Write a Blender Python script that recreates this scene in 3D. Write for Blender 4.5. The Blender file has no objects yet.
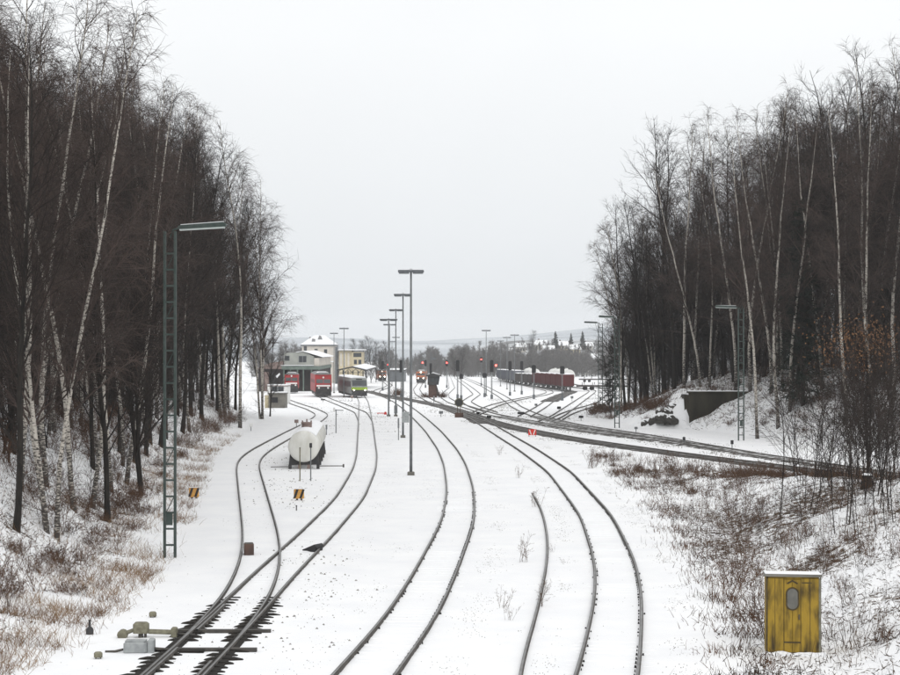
import bpy, math, random
import numpy as np
R = math.radians
rng = np.random.default_rng(7)
random.seed(7)
SC = bpy.context.scene
COL = SC.collection

# ------------------------------------------------------------------ camera
F_PX, CX, HY, CAMZ = 1800.0, 450.0, 346.0, 8.1      # photo is 900 x 675; horizon at row 346
cam_d = bpy.data.cameras.new('camera')
cam = bpy.data.objects.new('camera', cam_d); COL.objects.link(cam)
cam.location = (0, 0, CAMZ)
cam.rotation_euler = (R(90) + math.atan((HY - 337.5) / F_PX), 0, 0)
cam_d.sensor_width = 36; cam_d.lens = 36 * F_PX / 900
cam_d.clip_start = 0.5; cam_d.clip_end = 12000
SC.camera = cam

# ------------------------------------------------------------------ sky and sun (overcast winter day)
world = bpy.data.worlds.new('World'); SC.world = world; world.use_nodes = True
nt = world.node_tree; nt.nodes.clear()
def N(t, **k):
    n = nt.nodes.new(t)
    for a, b in k.items(): setattr(n, a, b)
    return n
sky = N('ShaderNodeTexSky', sky_type='NISHITA', sun_disc=False)
sky.sun_elevation = R(38); sky.sun_rotation = R(200); sky.air_density = 1.0; sky.dust_density = 3.0
hs = N('ShaderNodeHueSaturation'); hs.inputs['Saturation'].default_value = 0.15
tc = N('ShaderNodeTexCoord'); sep = N('ShaderNodeSeparateXYZ')
ramp = N('ShaderNodeValToRGB')
ramp.color_ramp.elements[0].position = 0.0; ramp.color_ramp.elements[0].color = (0.65, 0.675, 0.70, 1)
ramp.color_ramp.elements[1].position = 0.9; ramp.color_ramp.elements[1].color = (1, 1, 1, 1)
e = ramp.color_ramp.elements.new(0.17); e.color = (0.845, 0.862, 0.875, 1)
cn = N('ShaderNodeTexNoise'); cn.inputs['Scale'].default_value = 3.0; cn.inputs['Detail'].default_value = 4
cmr = N('ShaderNodeMapRange'); cmr.inputs['To Min'].default_value = 0.91; cmr.inputs['To Max'].default_value = 1.08
vm = N('ShaderNodeVectorMath', operation='SCALE'); vm2 = N('ShaderNodeVectorMath', operation='SCALE')
vm2.inputs['Scale'].default_value = 10.0
mx = N('ShaderNodeMix', data_type='RGBA'); mx.inputs[0].default_value = 0.93
bg = N('ShaderNodeBackground'); bg.inputs['Strength'].default_value = 0.1
out = N('ShaderNodeOutputWorld'); L = nt.links.new
L(tc.outputs['Generated'], sep.inputs[0]); L(sep.outputs['Z'], ramp.inputs[0])
L(tc.outputs['Generated'], cn.inputs['Vector']); L(cn.outputs['Fac'], cmr.inputs['Value'])
L(ramp.outputs['Color'], vm.inputs[0]); L(cmr.outputs['Result'], vm.inputs['Scale']); L(vm.outputs[0], vm2.inputs[0])
L(sky.outputs['Color'], hs.inputs['Color']); L(hs.outputs['Color'], mx.inputs[6]); L(vm2.outputs[0], mx.inputs[7])
L(mx.outputs[2], bg.inputs['Color']); L(bg.outputs[0], out.inputs['Surface'])
sun_d = bpy.data.lights.new('sun', 'SUN'); sun_d.energy = 0.6; sun_d.angle = R(25); sun_d.color = (1, 0.97, 0.93)
sun = bpy.data.objects.new('sun', sun_d); COL.objects.link(sun)
sun.rotation_euler = (R(52), 0, R(20))
SC.view_settings.view_transform = 'Standard'; SC.view_settings.look = 'None'
SC.view_settings.exposure = 0.27; SC.view_settings.gamma = 1.0; SC.view_settings.use_curve_mapping = False
SC.render.engine = 'CYCLES'
SC.cycles.max_bounces = 5; SC.cycles.diffuse_bounces = 3; SC.cycles.glossy_bounces = 2
SC.cycles.volume_bounces = 1; SC.cycles.transparent_max_bounces = 4

# ------------------------------------------------------------------ noise and terrain
def _hash(ix, iy, s):
    h = (ix.astype(np.int64) * 374761393 + iy.astype(np.int64) * 668265263 + s * 982451653) & 0xffffffff
    h = ((h ^ (h >> 13)) * 1274126177) & 0xffffffff
    return ((h ^ (h >> 16)) & 0xffff) / 65535.0
def vnoise(x, y, s=0):
    ix = np.floor(x); iy = np.floor(y); fx = x - ix; fy = y - iy
    u = fx * fx * (3 - 2 * fx); v = fy * fy * (3 - 2 * fy)
    a = _hash(ix, iy, s); b = _hash(ix + 1, iy, s); c = _hash(ix, iy + 1, s); d = _hash(ix + 1, iy + 1, s)
    return (a * (1 - u) + b * u) * (1 - v) + (c * (1 - u) + d * u) * v
def fbm(x, y, s=0, o=4):
    t = 0; a = 0.5
    for i in range(o):
        t = t + a * vnoise(x * 2 ** i, y * 2 ** i, s + i * 17); a *= 0.5
    return t
def sstep(a, b, x):
    t = np.clip((x - a) / (b - a), 0, 1); return t * t * (3 - 2 * t)
def z0(Y):                                      # the yard falls away gently beyond 200 m
    q = (np.asarray(Y, float) - 200) / 25
    z = -0.0105 * 25 * np.logaddexp(0, q)
    return np.maximum(z, -9.5)
def toeL(Y): return np.interp(Y, [30, 48, 58, 69, 85, 136, 185, 221, 260], [-11.8, -10.8, -10.7, -11.2, -12.9, -18.4, -20.3, -22.6, -34])
def HL(Y): return np.interp(Y, [30, 100, 170, 205, 228, 250], [11, 10.5, 8, 5, 2.2, 0])
def edgeR(Y): return np.interp(Y, [30, 44.6, 50, 68, 85, 117, 143, 160], [6.2, 6.8, 7.6, 9.0, 9.9, 11.0, 10.4, 12.5])
def dG(X, Y): return -((X - 22) * 0.937 + (Y - 120) * 0.35)     # distance on the camera side of the outbound line
def dR(X, Y): return (X - 15.6) * 0.97 + (Y - 202) * 0.241 - 1.6 - 0.62 * np.maximum(0, Y - 200)  # distance into the far right bank
def zt(X, Y):
    X = np.asarray(X, float); Y = np.asarray(Y, float)
    z = z0(Y)
    n1 = fbm(X / 6, Y / 9, 1) - 0.47; n2 = fbm(X / 1.6, Y / 1.6, 5) - 0.47
    # left cutting bank
    d = toeL(Y) - X + n1 * 1.6
    bl = np.where(d < 3, 0.16 * np.maximum(d, 0), 0.48 + 0.80 * (d - 3))
    hl = HL(Y)
    bl = np.where(bl > 0, hl * (1 - np.exp(-(bl / np.maximum(hl, .01)) * 1.15)), 0) * (hl > 0.02)
    z = z + bl
    wl = sstep(0, 3, d) * (hl > .3)
    # mound right of the near track
    d2 = X - edgeR(Y) - 3.0
    m = 0.36 * np.maximum(d2, 0); m = 3.6 * (1 - np.exp(-m / 3.0)) * sstep(4, 17, dG(X, Y)) * (Y < 160)
    z = z + m
    wm = sstep(-0.5, 2, d2) * sstep(2, 8, dG(X, Y)) * (Y < 160)
    # far right bank behind the outbound line
    d3 = dR(X, Y) + n1 * 1.0
    hr = np.interp(Y, [60, 196, 214, 240], [9.5, 9.5, 4.5, 0.0])
    br = 0.60 * np.maximum(d3, 0)
    br = hr * (1 - np.exp(-br / np.maximum(hr, .01) * 1.15))
    left = np.maximum(0, 23.75 - X)               # made ground behind the retaining wall, rubble falling away to its left
    fl = 3.25 + 0.12 * (Y - 179.35) - 0.9 * left - np.where(X < 23.75, 2.2, 50) * np.maximum(0, 179.35 - Y)
    br = np.where((X > 19) & (X < 32) & (Y < 197), np.maximum(br, fl * (1 - sstep(184, 196, Y) * .6)), br)
    z = z + br
    wr = sstep(0, 2, d3) * (hr > .1)
    w = np.clip(wl + wm + wr, 0, 1)
    z = z + w * (n2 * 0.55 + (fbm(X / .6, Y / .6, 9, 2) - 0.37) * 0.22) + (1 - w) * (n2 * 0.05 + (fbm(X / .5, Y / .8, 13, 2) - .37) * .035)
    return z
def at(px, py, Y): return np.array([(px - CX) / F_PX * Y, Y, CAMZ - (py - HY) / F_PX * Y])
_YS = np.concatenate([np.arange(30, 300, .2), np.arange(300, 1200, 1.0)])
def hit0(px, py):                                # ground of the yard under that sight line
    dz = CAMZ - (py - HY) / F_PX * _YS - z0(_YS)
    i = int(np.argmax(dz < 0)); i = max(i, 1)
    a, b = dz[i - 1], dz[i]; Y = _YS[i - 1] + (_YS[i] - _YS[i - 1]) * a / (a - b + 1e-9)
    return np.array([(px - CX) / F_PX * Y, Y, float(z0(Y))])
def hit(px, py):                                 # the same with banks and mound
    dz = CAMZ - (py - HY) / F_PX * _YS - zt((px - CX) / F_PX * _YS, _YS)
    i = int(np.argmax(dz < 0)); Y = _YS[i]
    X = (px - CX) / F_PX * Y
    return np.array([X, Y, float(zt(X, Y))])
def spot(px, Y):
    X = (px - CX) / F_PX * Y; return np.array([X, Y, float(zt(X, Y))])

# ------------------------------------------------------------------ materials
def new_mat(name):
    m = bpy.data.materials.new(name); m.use_nodes = True
    return m, m.node_tree.nodes, m.node_tree.links, m.node_tree.nodes['Principled BSDF']
def pm(name, c1, c2=None, scale=3.0, rough=0.8, bump=0.0, metal=0.0, detail=6, stretch=None, lo=0.35, hi=0.65, spec=0.3):
    m, n, l, b = new_mat(name)
    b.inputs['Roughness'].default_value = rough; b.inputs['Metallic'].default_value = metal
    b.inputs['Specular IOR Level'].default_value = spec
    c2 = c2 or tuple(x * 0.7 for x in c1)
    t = n.new('ShaderNodeTexCoord'); mp = n.new('ShaderNodeMapping')
    if stretch: mp.inputs['Scale'].default_value = stretch
    no = n.new('ShaderNodeTexNoise'); no.inputs['Scale'].default_value = scale; no.inputs['Detail'].default_value = detail
    cr = n.new('ShaderNodeValToRGB')
    cr.color_ramp.elements[0].position = lo; cr.color_ramp.elements[1].position = hi
    cr.color_ramp.elements[0].color = (*c1, 1); cr.color_ramp.elements[1].color = (*c2, 1)
    l.new(t.outputs['Object'], mp.inputs['Vector']); l.new(mp.outputs[0], no.inputs['Vector'])
    l.new(no.outputs['Fac'], cr.inputs[0]); l.new(cr.outputs[0], b.inputs['Base Color'])
    if bump:
        bp = n.new('ShaderNodeBump'); bp.inputs['Strength'].default_value = bump; bp.inputs['Distance'].default_value = 0.05
        l.new(no.outputs['Fac'], bp.inputs['Height']); l.new(bp.outputs[0], b.inputs['Normal'])
    return m
def emit(name, col, s):
    m, n, l, b = new_mat(name)
    b.inputs['Base Color'].default_value = (*col, 1); b.inputs['Emission Color'].default_value = (*col, 1)
    b.inputs['Emission Strength'].default_value = s
    return m
M = {}
M['snow'] = pm('snow', (0.86, 0.87, 0.88), (0.80, 0.81, 0.83), 2.0, 0.9, 0.2)
M['rail_side'] = pm('rail_side', (0.055, 0.050, 0.046), (0.10, 0.090, 0.080), 2.0, 0.8)
M['rail_top'] = pm('rail_top', (0.26, 0.26, 0.26), (0.17, 0.165, 0.16), 1.5, 0.45, metal=0.6)
M['sleeper'] = pm('sleeper', (0.009, 0.008, 0.007), (0.028, 0.024, 0.020), 6, 0.95, 0.4)
M['iron'] = pm('iron', (0.05, 0.048, 0.045), (0.09, 0.08, 0.07), 5, 0.7, 0.2)
M['black'] = pm('black', (0.018, 0.018, 0.02), (0.03, 0.03, 0.032), 4, 0.6)
M['green_steel'] = pm('green_steel', (0.032, 0.050, 0.044), (0.055, 0.072, 0.065), 5, 0.6, 0.1)
M['grey_steel'] = pm('grey_steel', (0.13, 0.14, 0.145), (0.19, 0.20, 0.205), 3, 0.6)
M['lamp_grey'] = pm('lamp_grey', (0.10, 0.11, 0.12), (0.15, 0.16, 0.17), 4, 0.5)
M['lamp_glass'] = pm('lamp_glass', (0.55, 0.60, 0.58), (0.45, 0.50, 0.48), 3, 0.3)
M['concrete'] = pm('concrete', (0.21, 0.20, 0.175), (0.13, 0.125, 0.11), 1.2, 0.9, 0.3)
M['dark_concrete'] = pm('dark_concrete', (0.052, 0.046, 0.033), (0.022, 0.020, 0.014), 1.0, 0.95, 0.4, stretch=(1, 1, .35))
M['olive'] = pm('olive', (0.22, 0.21, 0.15), (0.13, 0.12, 0.085), 8, 0.7, 0.2)
M['zinc'] = pm('zinc', (0.36, 0.38, 0.38), (0.26, 0.275, 0.28), 6, 0.5)
M['yellow'] = pm('yellow_planks', (0.33, 0.215, 0.028), (0.045, 0.032, 0.014), 1.6, 0.85, 0.4, stretch=(3.2, 3.2, .9), lo=0.43, hi=0.70, detail=14)
M['yellow_dark'] = pm('dark_seam', (0.05, 0.037, 0.018), (0.09, 0.065, 0.03), 8, 0.9)
M['pane'] = pm('pane', (0.17, 0.165, 0.15), (0.10, 0.10, 0.09), 3, 0.35)
M['glass'] = pm('dark_glass', (0.03, 0.035, 0.04), (0.05, 0.055, 0.06), 1, 0.3, spec=0.4)
M['tank_white'] = pm('tank_paint', (0.68, 0.68, 0.645), (0.52, 0.51, 0.46), 1.6, 0.6, 0.1, stretch=(1, 1, .4))
M['orange'] = pm('orange_plate', (0.62, 0.33, 0.08), (0.48, 0.25, 0.07), 6, 0.6)
M['red'] = pm('loco_red', (0.32, 0.018, 0.020), (0.23, 0.016, 0.018), 1.0, 0.5)
M['signal_red'] = pm('board_red', (0.60, 0.035, 0.025), (0.5, 0.03, 0.025), 3, 0.5)
M['white'] = pm('white_paint', (0.76, 0.76, 0.74), (0.66, 0.66, 0.64), 2, 0.6)
M['loco_dark'] = pm('loco_dark', (0.035, 0.036, 0.04), (0.06, 0.058, 0.055), 2, 0.7)
M['loco_roof'] = pm('loco_roof', (0.16, 0.16, 0.165), (0.24, 0.24, 0.24), 1, 0.7)
M['car_green'] = pm('railcar_green', (0.27, 0.38, 0.05), (0.22, 0.32, 0.04), 1, 0.45)
M['car_grey'] = pm('railcar_grey', (0.25, 0.26, 0.25), (0.18, 0.19, 0.185), 1, 0.5)
M['loco_orange'] = pm('loco_orange', (0.42, 0.13, 0.05), (0.30, 0.10, 0.05), 1, 0.5)
M['wagon_red'] = pm('wagon_red', (0.105, 0.022, 0.024), (0.07, 0.020, 0.021), .8, 0.8, stretch=(1, 1, .4))
M['wagon_grey'] = pm('wagon_grey', (0.16, 0.17, 0.20), (0.10, 0.105, 0.12), .8, 0.8, stretch=(1, 1, .4))
M['wagon_dark'] = pm('wagon_dark', (0.05, 0.045, 0.045), (0.09, 0.075, 0.07), .8, 0.85)
M['plaster_white'] = pm('plaster_white', (0.62, 0.58, 0.52), (0.52, 0.49, 0.44), .5, 0.9)
M['plaster_yellow'] = pm('plaster_yellow', (0.55, 0.48, 0.33), (0.46, 0.40, 0.28), .5, 0.9)
M['shed_wall'] = pm('shed_wall', (0.34, 0.35, 0.32), (0.26, 0.27, 0.25), .6, 0.9)
M['shed_green'] = pm('shed_green', (0.15, 0.19, 0.165), (0.10, 0.13, 0.115), 1, 0.7)
M['shed_dark'] = pm('shed_dark', (0.035, 0.03, 0.032), (0.05, 0.042, 0.04), 1, 0.9)
M['rose_roof'] = pm('old_roof', (0.19, 0.14, 0.125), (0.27, 0.21, 0.19), 1, 0.9)
M['rock'] = pm('rock', (0.035, 0.033, 0.03), (0.075, 0.07, 0.062), 3, 0.95, 0.6)
M['brick'] = pm('cabin_brick', (0.12, 0.075, 0.06), (0.08, 0.055, 0.048), 2, 0.9)
M['twig'] = pm('twig', (0.034, 0.025, 0.021), (0.010, 0.008, 0.007), .45, 0.9)
M['twig_birch'] = pm('twig_birch', (0.095, 0.068, 0.058), (0.024, 0.018, 0.016), .45, 0.9)
M['bark'] = pm('bark', (0.030, 0.025, 0.021), (0.012, 0.011, 0.010), 5, 0.95, 0.5, stretch=(2, 2, .4))
M['needle'] = pm('needle', (0.016, 0.026, 0.017), (0.010, 0.017, 0.012), 1.5, 0.9)
M['grass'] = pm('dry_grass', (0.27, 0.17, 0.085), (0.11, 0.06, 0.035), .8, 0.95)
M['bramble'] = pm('bramble', (0.125, 0.064, 0.036), (0.032, 0.020, 0.014), .6, 0.95)
M['weed'] = pm('weed_stem', (0.14, 0.080, 0.042), (0.035, 0.022, 0.015), .8, 0.95)
M['leaf'] = pm('beech_leaf', (0.26, 0.145, 0.075), (0.14, 0.07, 0.038), 2, 0.9)
M['litter'] = pm('litter_bits', (0.045, 0.034, 0.026), (0.10, 0.066, 0.042), .9, 0.95)
M['gravel'] = pm('gravel', (0.16, 0.15, 0.135), (0.32, 0.31, 0.29), 1.5, 0.95)
M['far_wood'] = pm('far_wood', (0.10, 0.094, 0.09), (0.14, 0.132, 0.127), .05, 0.95)  # paler than bare twigs: part of the distance haze is in this colour
M['light_white'] = emit('headlight', (1.0, 0.90, 0.72), 14)
M['light_red'] = emit('signal_light', (1.0, 0.05, 0.04), 13)

def birch_mat():
    m, n, l, b = new_mat('birch_bark'); b.inputs['Roughness'].default_value = 0.85
    t = n.new('ShaderNodeTexCoord'); mp = n.new('ShaderNodeMapping'); mp.inputs['Scale'].default_value = (4, 4, 11)
    no = n.new('ShaderNodeTexNoise'); no.inputs['Scale'].default_value = 1.6; no.inputs['Detail'].default_value = 5
    cr = n.new('ShaderNodeValToRGB')
    cr.color_ramp.elements[0].position = 0.38; cr.color_ramp.elements[0].color = (0.05, 0.043, 0.038, 1)
    cr.color_ramp.elements[1].position = 0.52; cr.color_ramp.elements[1].color = (0.47, 0.435, 0.385, 1)
    sp = n.new('ShaderNodeSeparateXYZ'); mr = n.new('ShaderNodeMapRange')       # rough dark bark at the foot of a birch
    mr.inputs['From Min'].default_value = 0.0; mr.inputs['From Max'].default_value = 4.0
    mr.inputs['To Min'].default_value = -0.17; mr.inputs['To Max'].default_value = 0.03; ad = n.new('ShaderNodeMath'); ad.operation = 'ADD'
    l.new(t.outputs['Object'], mp.inputs[0]); l.new(mp.outputs[0], no.inputs['Vector'])
    l.new(t.outputs['Object'], sp.inputs[0]); l.new(sp.outputs['Z'], mr.inputs['Value'])
    l.new(no.outputs['Fac'], ad.inputs[0]); l.new(mr.outputs[0], ad.inputs[1])
    l.new(ad.outputs[0], cr.inputs[0]); l.new(cr.outputs[0], b.inputs['Base Color'])
    return m
M['birch'] = birch_mat()

def ground_mat():
    m, n, l, b = new_mat('snowy_ground'); b.inputs['Roughness'].default_value = 0.9; b.inputs['Specular IOR Level'].default_value = 0.2
    t = n.new('ShaderNodeTexCoord'); a = n.new('ShaderNodeAttribute'); a.attribute_name = 'litter'
    def noise(sc, det=5, rough=.6):
        q = n.new('ShaderNodeTexNoise'); q.inputs['Scale'].default_value = sc; q.inputs['Detail'].default_value = det
        q.inputs['Roughness'].default_value = rough; l.new(t.outputs['Object'], q.inputs['Vector']); return q
    nf = noise(3.2, 6, .7); nb = noise(.45, 4); nc = noise(7, 3)
    # threshold: bare where fine noise is under the litter level
    su = n.new('ShaderNodeMath'); su.operation = 'SUBTRACT'; l.new(a.outputs['Fac'], su.inputs[0]); l.new(nf.outputs['Fac'], su.inputs[1])
    mr = n.new('ShaderNodeMapRange'); mr.inputs['From Min'].default_value = -0.03; mr.inputs['From Max'].default_value = 0.05
    l.new(su.outputs[0], mr.inputs['Value'])
    cl = n.new('ShaderNodeValToRGB')
    cl.color_ramp.elements[0].position = .35; cl.color_ramp.elements[0].color = (0.030, 0.022, 0.017, 1)
    cl.color_ramp.elements[1].position = .7; cl.color_ramp.elements[1].color = (0.16, 0.105, 0.062, 1)
    l.new(nc.outputs['Fac'], cl.inputs[0])
    cs = n.new('ShaderNodeValToRGB')
    cs.color_ramp.elements[0].position = .3; cs.color_ramp.elements[0].color = (0.81, 0.82, 0.84, 1)
    cs.color_ramp.elements[1].position = .7; cs.color_ramp.elements[1].color = (0.88, 0.885, 0.89, 1)
    l.new(nb.outputs['Fac'], cs.inputs[0])
    mx = n.new('ShaderNodeMix'); mx.data_type = 'RGBA'
    l.new(mr.outputs[0], mx.inputs[0]); l.new(cs.outputs[0], mx.inputs[6]); l.new(cl.outputs[0], mx.inputs[7])
    l.new(mx.outputs[2], b.inputs['Base Color'])
    bp = n.new('ShaderNodeBump'); bp.inputs['Strength'].default_value = .35; bp.inputs['Distance'].default_value = .06
    l.new(nf.outputs['Fac'], bp.inputs['Height']); l.new(bp.outputs[0], b.inputs['Normal'])
    return m
M['ground'] = ground_mat()
def bed_mat(name, lo, hi):                       # wet ballast with snow lying in patches
    m, n, l, b = new_mat(name); b.inputs['Roughness'].default_value = 0.9
    t = n.new('ShaderNodeTexCoord')
    q = n.new('ShaderNodeTexNoise'); q.inputs['Scale'].default_value = 1.3; q.inputs['Detail'].default_value = 6; q.inputs['Roughness'].default_value = .7
    l.new(t.outputs['Object'], q.inputs['Vector'])
    c = n.new('ShaderNodeValToRGB')
    c.color_ramp.elements[0].position = lo; c.color_ramp.elements[0].color = (0.035, 0.031, 0.028, 1)
    c.color_ramp.elements[1].position = hi; c.color_ramp.elements[1].color = (0.82, 0.83, 0.84, 1)
    e = c.color_ramp.elements.new((lo + hi) / 2 - .02); e.color = (0.09, 0.082, 0.075, 1)
    l.new(q.outputs['Fac'], c.inputs[0]); l.new(c.outputs[0], b.inputs['Base Color'])
    return m
M['bed_dark'] = bed_mat('ballast_dark', .46, .74)
M['bed_mid'] = bed_mat('ballast_mid', .40, .62)

# ------------------------------------------------------------------ object helpers
def thing(name, label, cat, loc=(0, 0, 0), rz=0.0, group=None):
    o = bpy.data.objects.new(name, None); COL.objects.link(o); o.empty_display_size = .3
    o.location = [float(v) for v in loc]; o.rotation_euler = (0, 0, rz)
    return tag(o, label, cat, group)
def tag(o, label, cat=None, group=None, kind=None):
    if label: o['label'] = label
    if cat: o['category'] = cat
    if group: o['group'] = group
    if kind: o['kind'] = kind
    return o
def dup(root, loc, rz=None, label=None, group=None, scale=None):
    r = root.copy(); COL.objects.link(r); r.location = [float(v) for v in loc]
    if rz is not None: r.rotation_euler = (root.rotation_euler[0], root.rotation_euler[1], rz)
    if scale is not None: r.scale = (scale,) * 3 if np.isscalar(scale) else scale
    if label: r['label'] = label
    if group: r['group'] = group
    for ch in root.children:
        c = ch.copy(); COL.objects.link(c); c.parent = r
        for g in ch.children:
            d = g.copy(); COL.objects.link(d); d.parent = c
    return r
class MB:
    def __init__(s): s.v = []; s.f = []; s.mi = []
    def add(s, vs, fs, mi=0):
        o = len(s.v); s.v += [tuple(float(c) for c in p) for p in vs]; s.f += [tuple(i + o for i in f) for f in fs]; s.mi += [mi] * len(fs); return s
    def box(s, x0, x1, y0, y1, z0_, z1, mi=0):
        return s.add([(x0, y0, z0_), (x1, y0, z0_), (x1, y1, z0_), (x0, y1, z0_), (x0, y0, z1), (x1, y0, z1), (x1, y1, z1), (x0, y1, z1)],
                     [(3, 2, 1, 0), (4, 5, 6, 7), (0, 1, 5, 4), (1, 2, 6, 5), (2, 3, 7, 6), (3, 0, 4, 7)], mi)
    def bbox(s, x0, x1, y0, y1, z0_, z1, b=.02):     # box with chamfered vertical and top edges
        def ring(i, z): return [(x0 + i + b, y0 + i, z), (x1 - i - b, y0 + i, z), (x1 - i, y0 + i + b, z), (x1 - i, y1 - i - b, z), (x1 - i - b, y1 - i, z), (x0 + i + b, y1 - i, z), (x0 + i, y1 - i - b, z), (x0 + i, y0 + i + b, z)]
        v = ring(0, z0_) + ring(0, z1 - b) + ring(b, z1)
        f = [tuple(range(7, -1, -1)), tuple(range(16, 24))]
        for r in (0, 8):
            for i in range(8): f.append((r + i, r + (i + 1) % 8, r + 8 + (i + 1) % 8, r + 8 + i))
        return s.add(v, f)
    def tube(s, pts, rad, n=8, caps=True):
        P = [np.array(p, float) for p in pts]
        if np.isscalar(rad): rad = [rad] * len(P)
        o = []; 
        for i, p in enumerate(P):
            d = P[min(i + 1, len(P) - 1)] - P[max(i - 1, 0)]; d /= np.linalg.norm(d) + 1e-9
            up = np.array([0, 0, 1.]) if abs(d[2]) < .9 else np.array([1., 0, 0])
            u = np.cross(d, up); u /= np.linalg.norm(u); w = np.cross(u, d)
            for k in range(n):
                a = 2 * math.pi * k / n; o.append(p + rad[i] * (u * math.cos(a) + w * math.sin(a)))
        f = []
        for i in range(len(P) - 1):
            for k in range(n): f.append((i * n + k, i * n + (k + 1) % n, (i + 1) * n + (k + 1) % n, (i + 1) * n + k))
        if caps: f.append(tuple(range(n - 1, -1, -1))); f.append(tuple((len(P) - 1) * n + k for k in range(n)))
        return s.add(o, f)
    def prism(s, prof, a0, a1, axis='y'):            # prof: list of 2D points (x,z) or (y,z), extruded along the axis
        n = len(prof)
        if axis == 'y': v = [(p[0], a0, p[1]) for p in prof] + [(p[0], a1, p[1]) for p in prof]
        elif axis == 'x': v = [(a0, p[0], p[1]) for p in prof] + [(a1, p[0], p[1]) for p in prof]
        else: v = [(p[0], p[1], a0) for p in prof] + [(p[0], p[1], a1) for p in prof]
        f = [tuple(range(n)), tuple(range(2 * n - 1, n - 1, -1))]
        for i in range(n): f.append((i, i + n, (i + 1) % n + n, (i + 1) % n))
        return s.add(v, f)
    def build(s, name, mat, parent=None, smooth=False):
        me = bpy.data.meshes.new(name); me.from_pydata(s.v, [], s.f)
        mats = mat if isinstance(mat, (list, tuple)) else [mat]
        for m in mats: me.materials.append(M[m] if isinstance(m, str) else m)
        if len(mats) > 1: me.polygons.foreach_set('material_index', s.mi)
        if smooth: me.polygons.foreach_set('use_smooth', [True] * len(me.polygons))
        me.update()
        import bmesh
        bm = bmesh.new(); bm.from_mesh(me); bmesh.ops.recalc_face_normals(bm, faces=bm.faces); bm.to_mesh(me); bm.free()
        o = bpy.data.objects.new(name, me); COL.objects.link(o)
        if parent: o.parent = parent
        return o
def np_mesh(name, V, F, mat, parent=None, smooth=False):      # F: (n,k) int array
    me = bpy.data.meshes.new(name); V = np.asarray(V, np.float32); F = np.asarray(F, np.int32)
    me.vertices.add(len(V)); me.vertices.foreach_set('co', V.ravel())
    k = F.shape[1]; me.loops.add(F.size); me.loops.foreach_set('vertex_index', F.ravel())
    me.polygons.add(len(F)); me.polygons.foreach_set('loop_start', np.arange(0, F.size, k, dtype=np.int32))
    if smooth: me.polygons.foreach_set('use_smooth', np.ones(len(F), bool))
    me.materials.append(M[mat]); me.update(calc_edges=True); me.validate()
    o = bpy.data.objects.new(name, me); COL.objects.link(o)
    if parent: o.parent = parent
    return o
def join_np(parts):
    V = []; F = []; o = 0
    for v, f in parts:
        V.append(v); F.append(f + o); o += len(v)
    return np.concatenate(V), np.concatenate(F)
def tubes(P, Rr, sides):                          # P (N,S,3), Rr (N,S) -> verts, quads
    Nn, S, _ = P.shape
    d = P[:, -1] - P[:, 0]; d /= np.linalg.norm(d, axis=1, keepdims=True) + 1e-9
    up = np.where(np.abs(d[:, 2:3]) < .9, np.array([[0, 0, 1.]]), np.array([[1., 0, 0]]))
    u = np.cross(d, up); u /= np.linalg.norm(u, axis=1, keepdims=True) + 1e-9; w = np.cross(u, d)
    a = 2 * np.pi * np.arange(sides) / sides
    ring = u[:, None, :] * np.cos(a)[None, :, None] + w[:, None, :] * np.sin(a)[None, :, None]
    V = (P[:, :, None, :] + ring[:, None, :, :] * Rr[:, :, None, None]).reshape(-1, 3)
    base = (np.arange(Nn) * S * sides)[:, None, None] + (np.arange(S - 1) * sides)[None, :, None]
    k = np.arange(sides)[None, None, :]; k2 = (k + 1) % sides
    F = np.stack([base + k, base + k2, base + sides + k2, base + sides + k], -1).reshape(-1, 4)
    return V, F
def ribbons(P, W, rg):                            # flat strips of half width W (N,S)
    Nn, S, _ = P.shape
    d = P[:, -1] - P[:, 0]; d /= np.linalg.norm(d, axis=1, keepdims=True) + 1e-9
    u = np.cross(d, rg.normal(size=(Nn, 3))); u /= np.linalg.norm(u, axis=1, keepdims=True) + 1e-9
    V = np.stack([P - u[:, None] * W[:, :, None], P + u[:, None] * W[:, :, None]], 2).reshape(-1, 3)
    b = (np.arange(Nn) * S * 2)[:, None] + (np.arange(S - 1) * 2)[None]
    F = np.stack([b, b + 1, b + 3, b + 2], -1).reshape(-1, 4)
    return V, F
def grow(p, d, ln, S, wob, grav, rg):
    P = [p]; d = d / (np.linalg.norm(d, axis=1, keepdims=True) + 1e-9)
    for s in range(S - 1):
        d = d + rg.normal(size=d.shape) * wob; d[:, 2] += grav
        d = d / (np.linalg.norm(d, axis=1, keepdims=True) + 1e-9)
        p = p + d * (ln / (S - 1))[:, None]; P.append(p)
    return np.stack(P, 1)
def sprout(P, n, t0, t1, ang, rg):                # n children per parent polyline: start, direction, t, parent index
    Nn, S, _ = P.shape
    idx = np.repeat(np.arange(Nn), n); t = rg.uniform(t0, t1, len(idx))
    q = t * (S - 1); i = np.minimum(q.astype(int), S - 2); f = (q - i)[:, None]
    a = P[idx, i]; b = P[idx, i + 1]; p = a * (1 - f) + b * f
    d = b - a; d /= np.linalg.norm(d, axis=1, keepdims=True) + 1e-9
    r = rg.normal(size=d.shape); r -= (r * d).sum(1, keepdims=True) * d; r /= np.linalg.norm(r, axis=1, keepdims=True) + 1e-9
    an = rg.normal(ang, .2, len(idx))[:, None]
    return p, d * np.cos(an) + r * np.sin(an), t, idx

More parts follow.
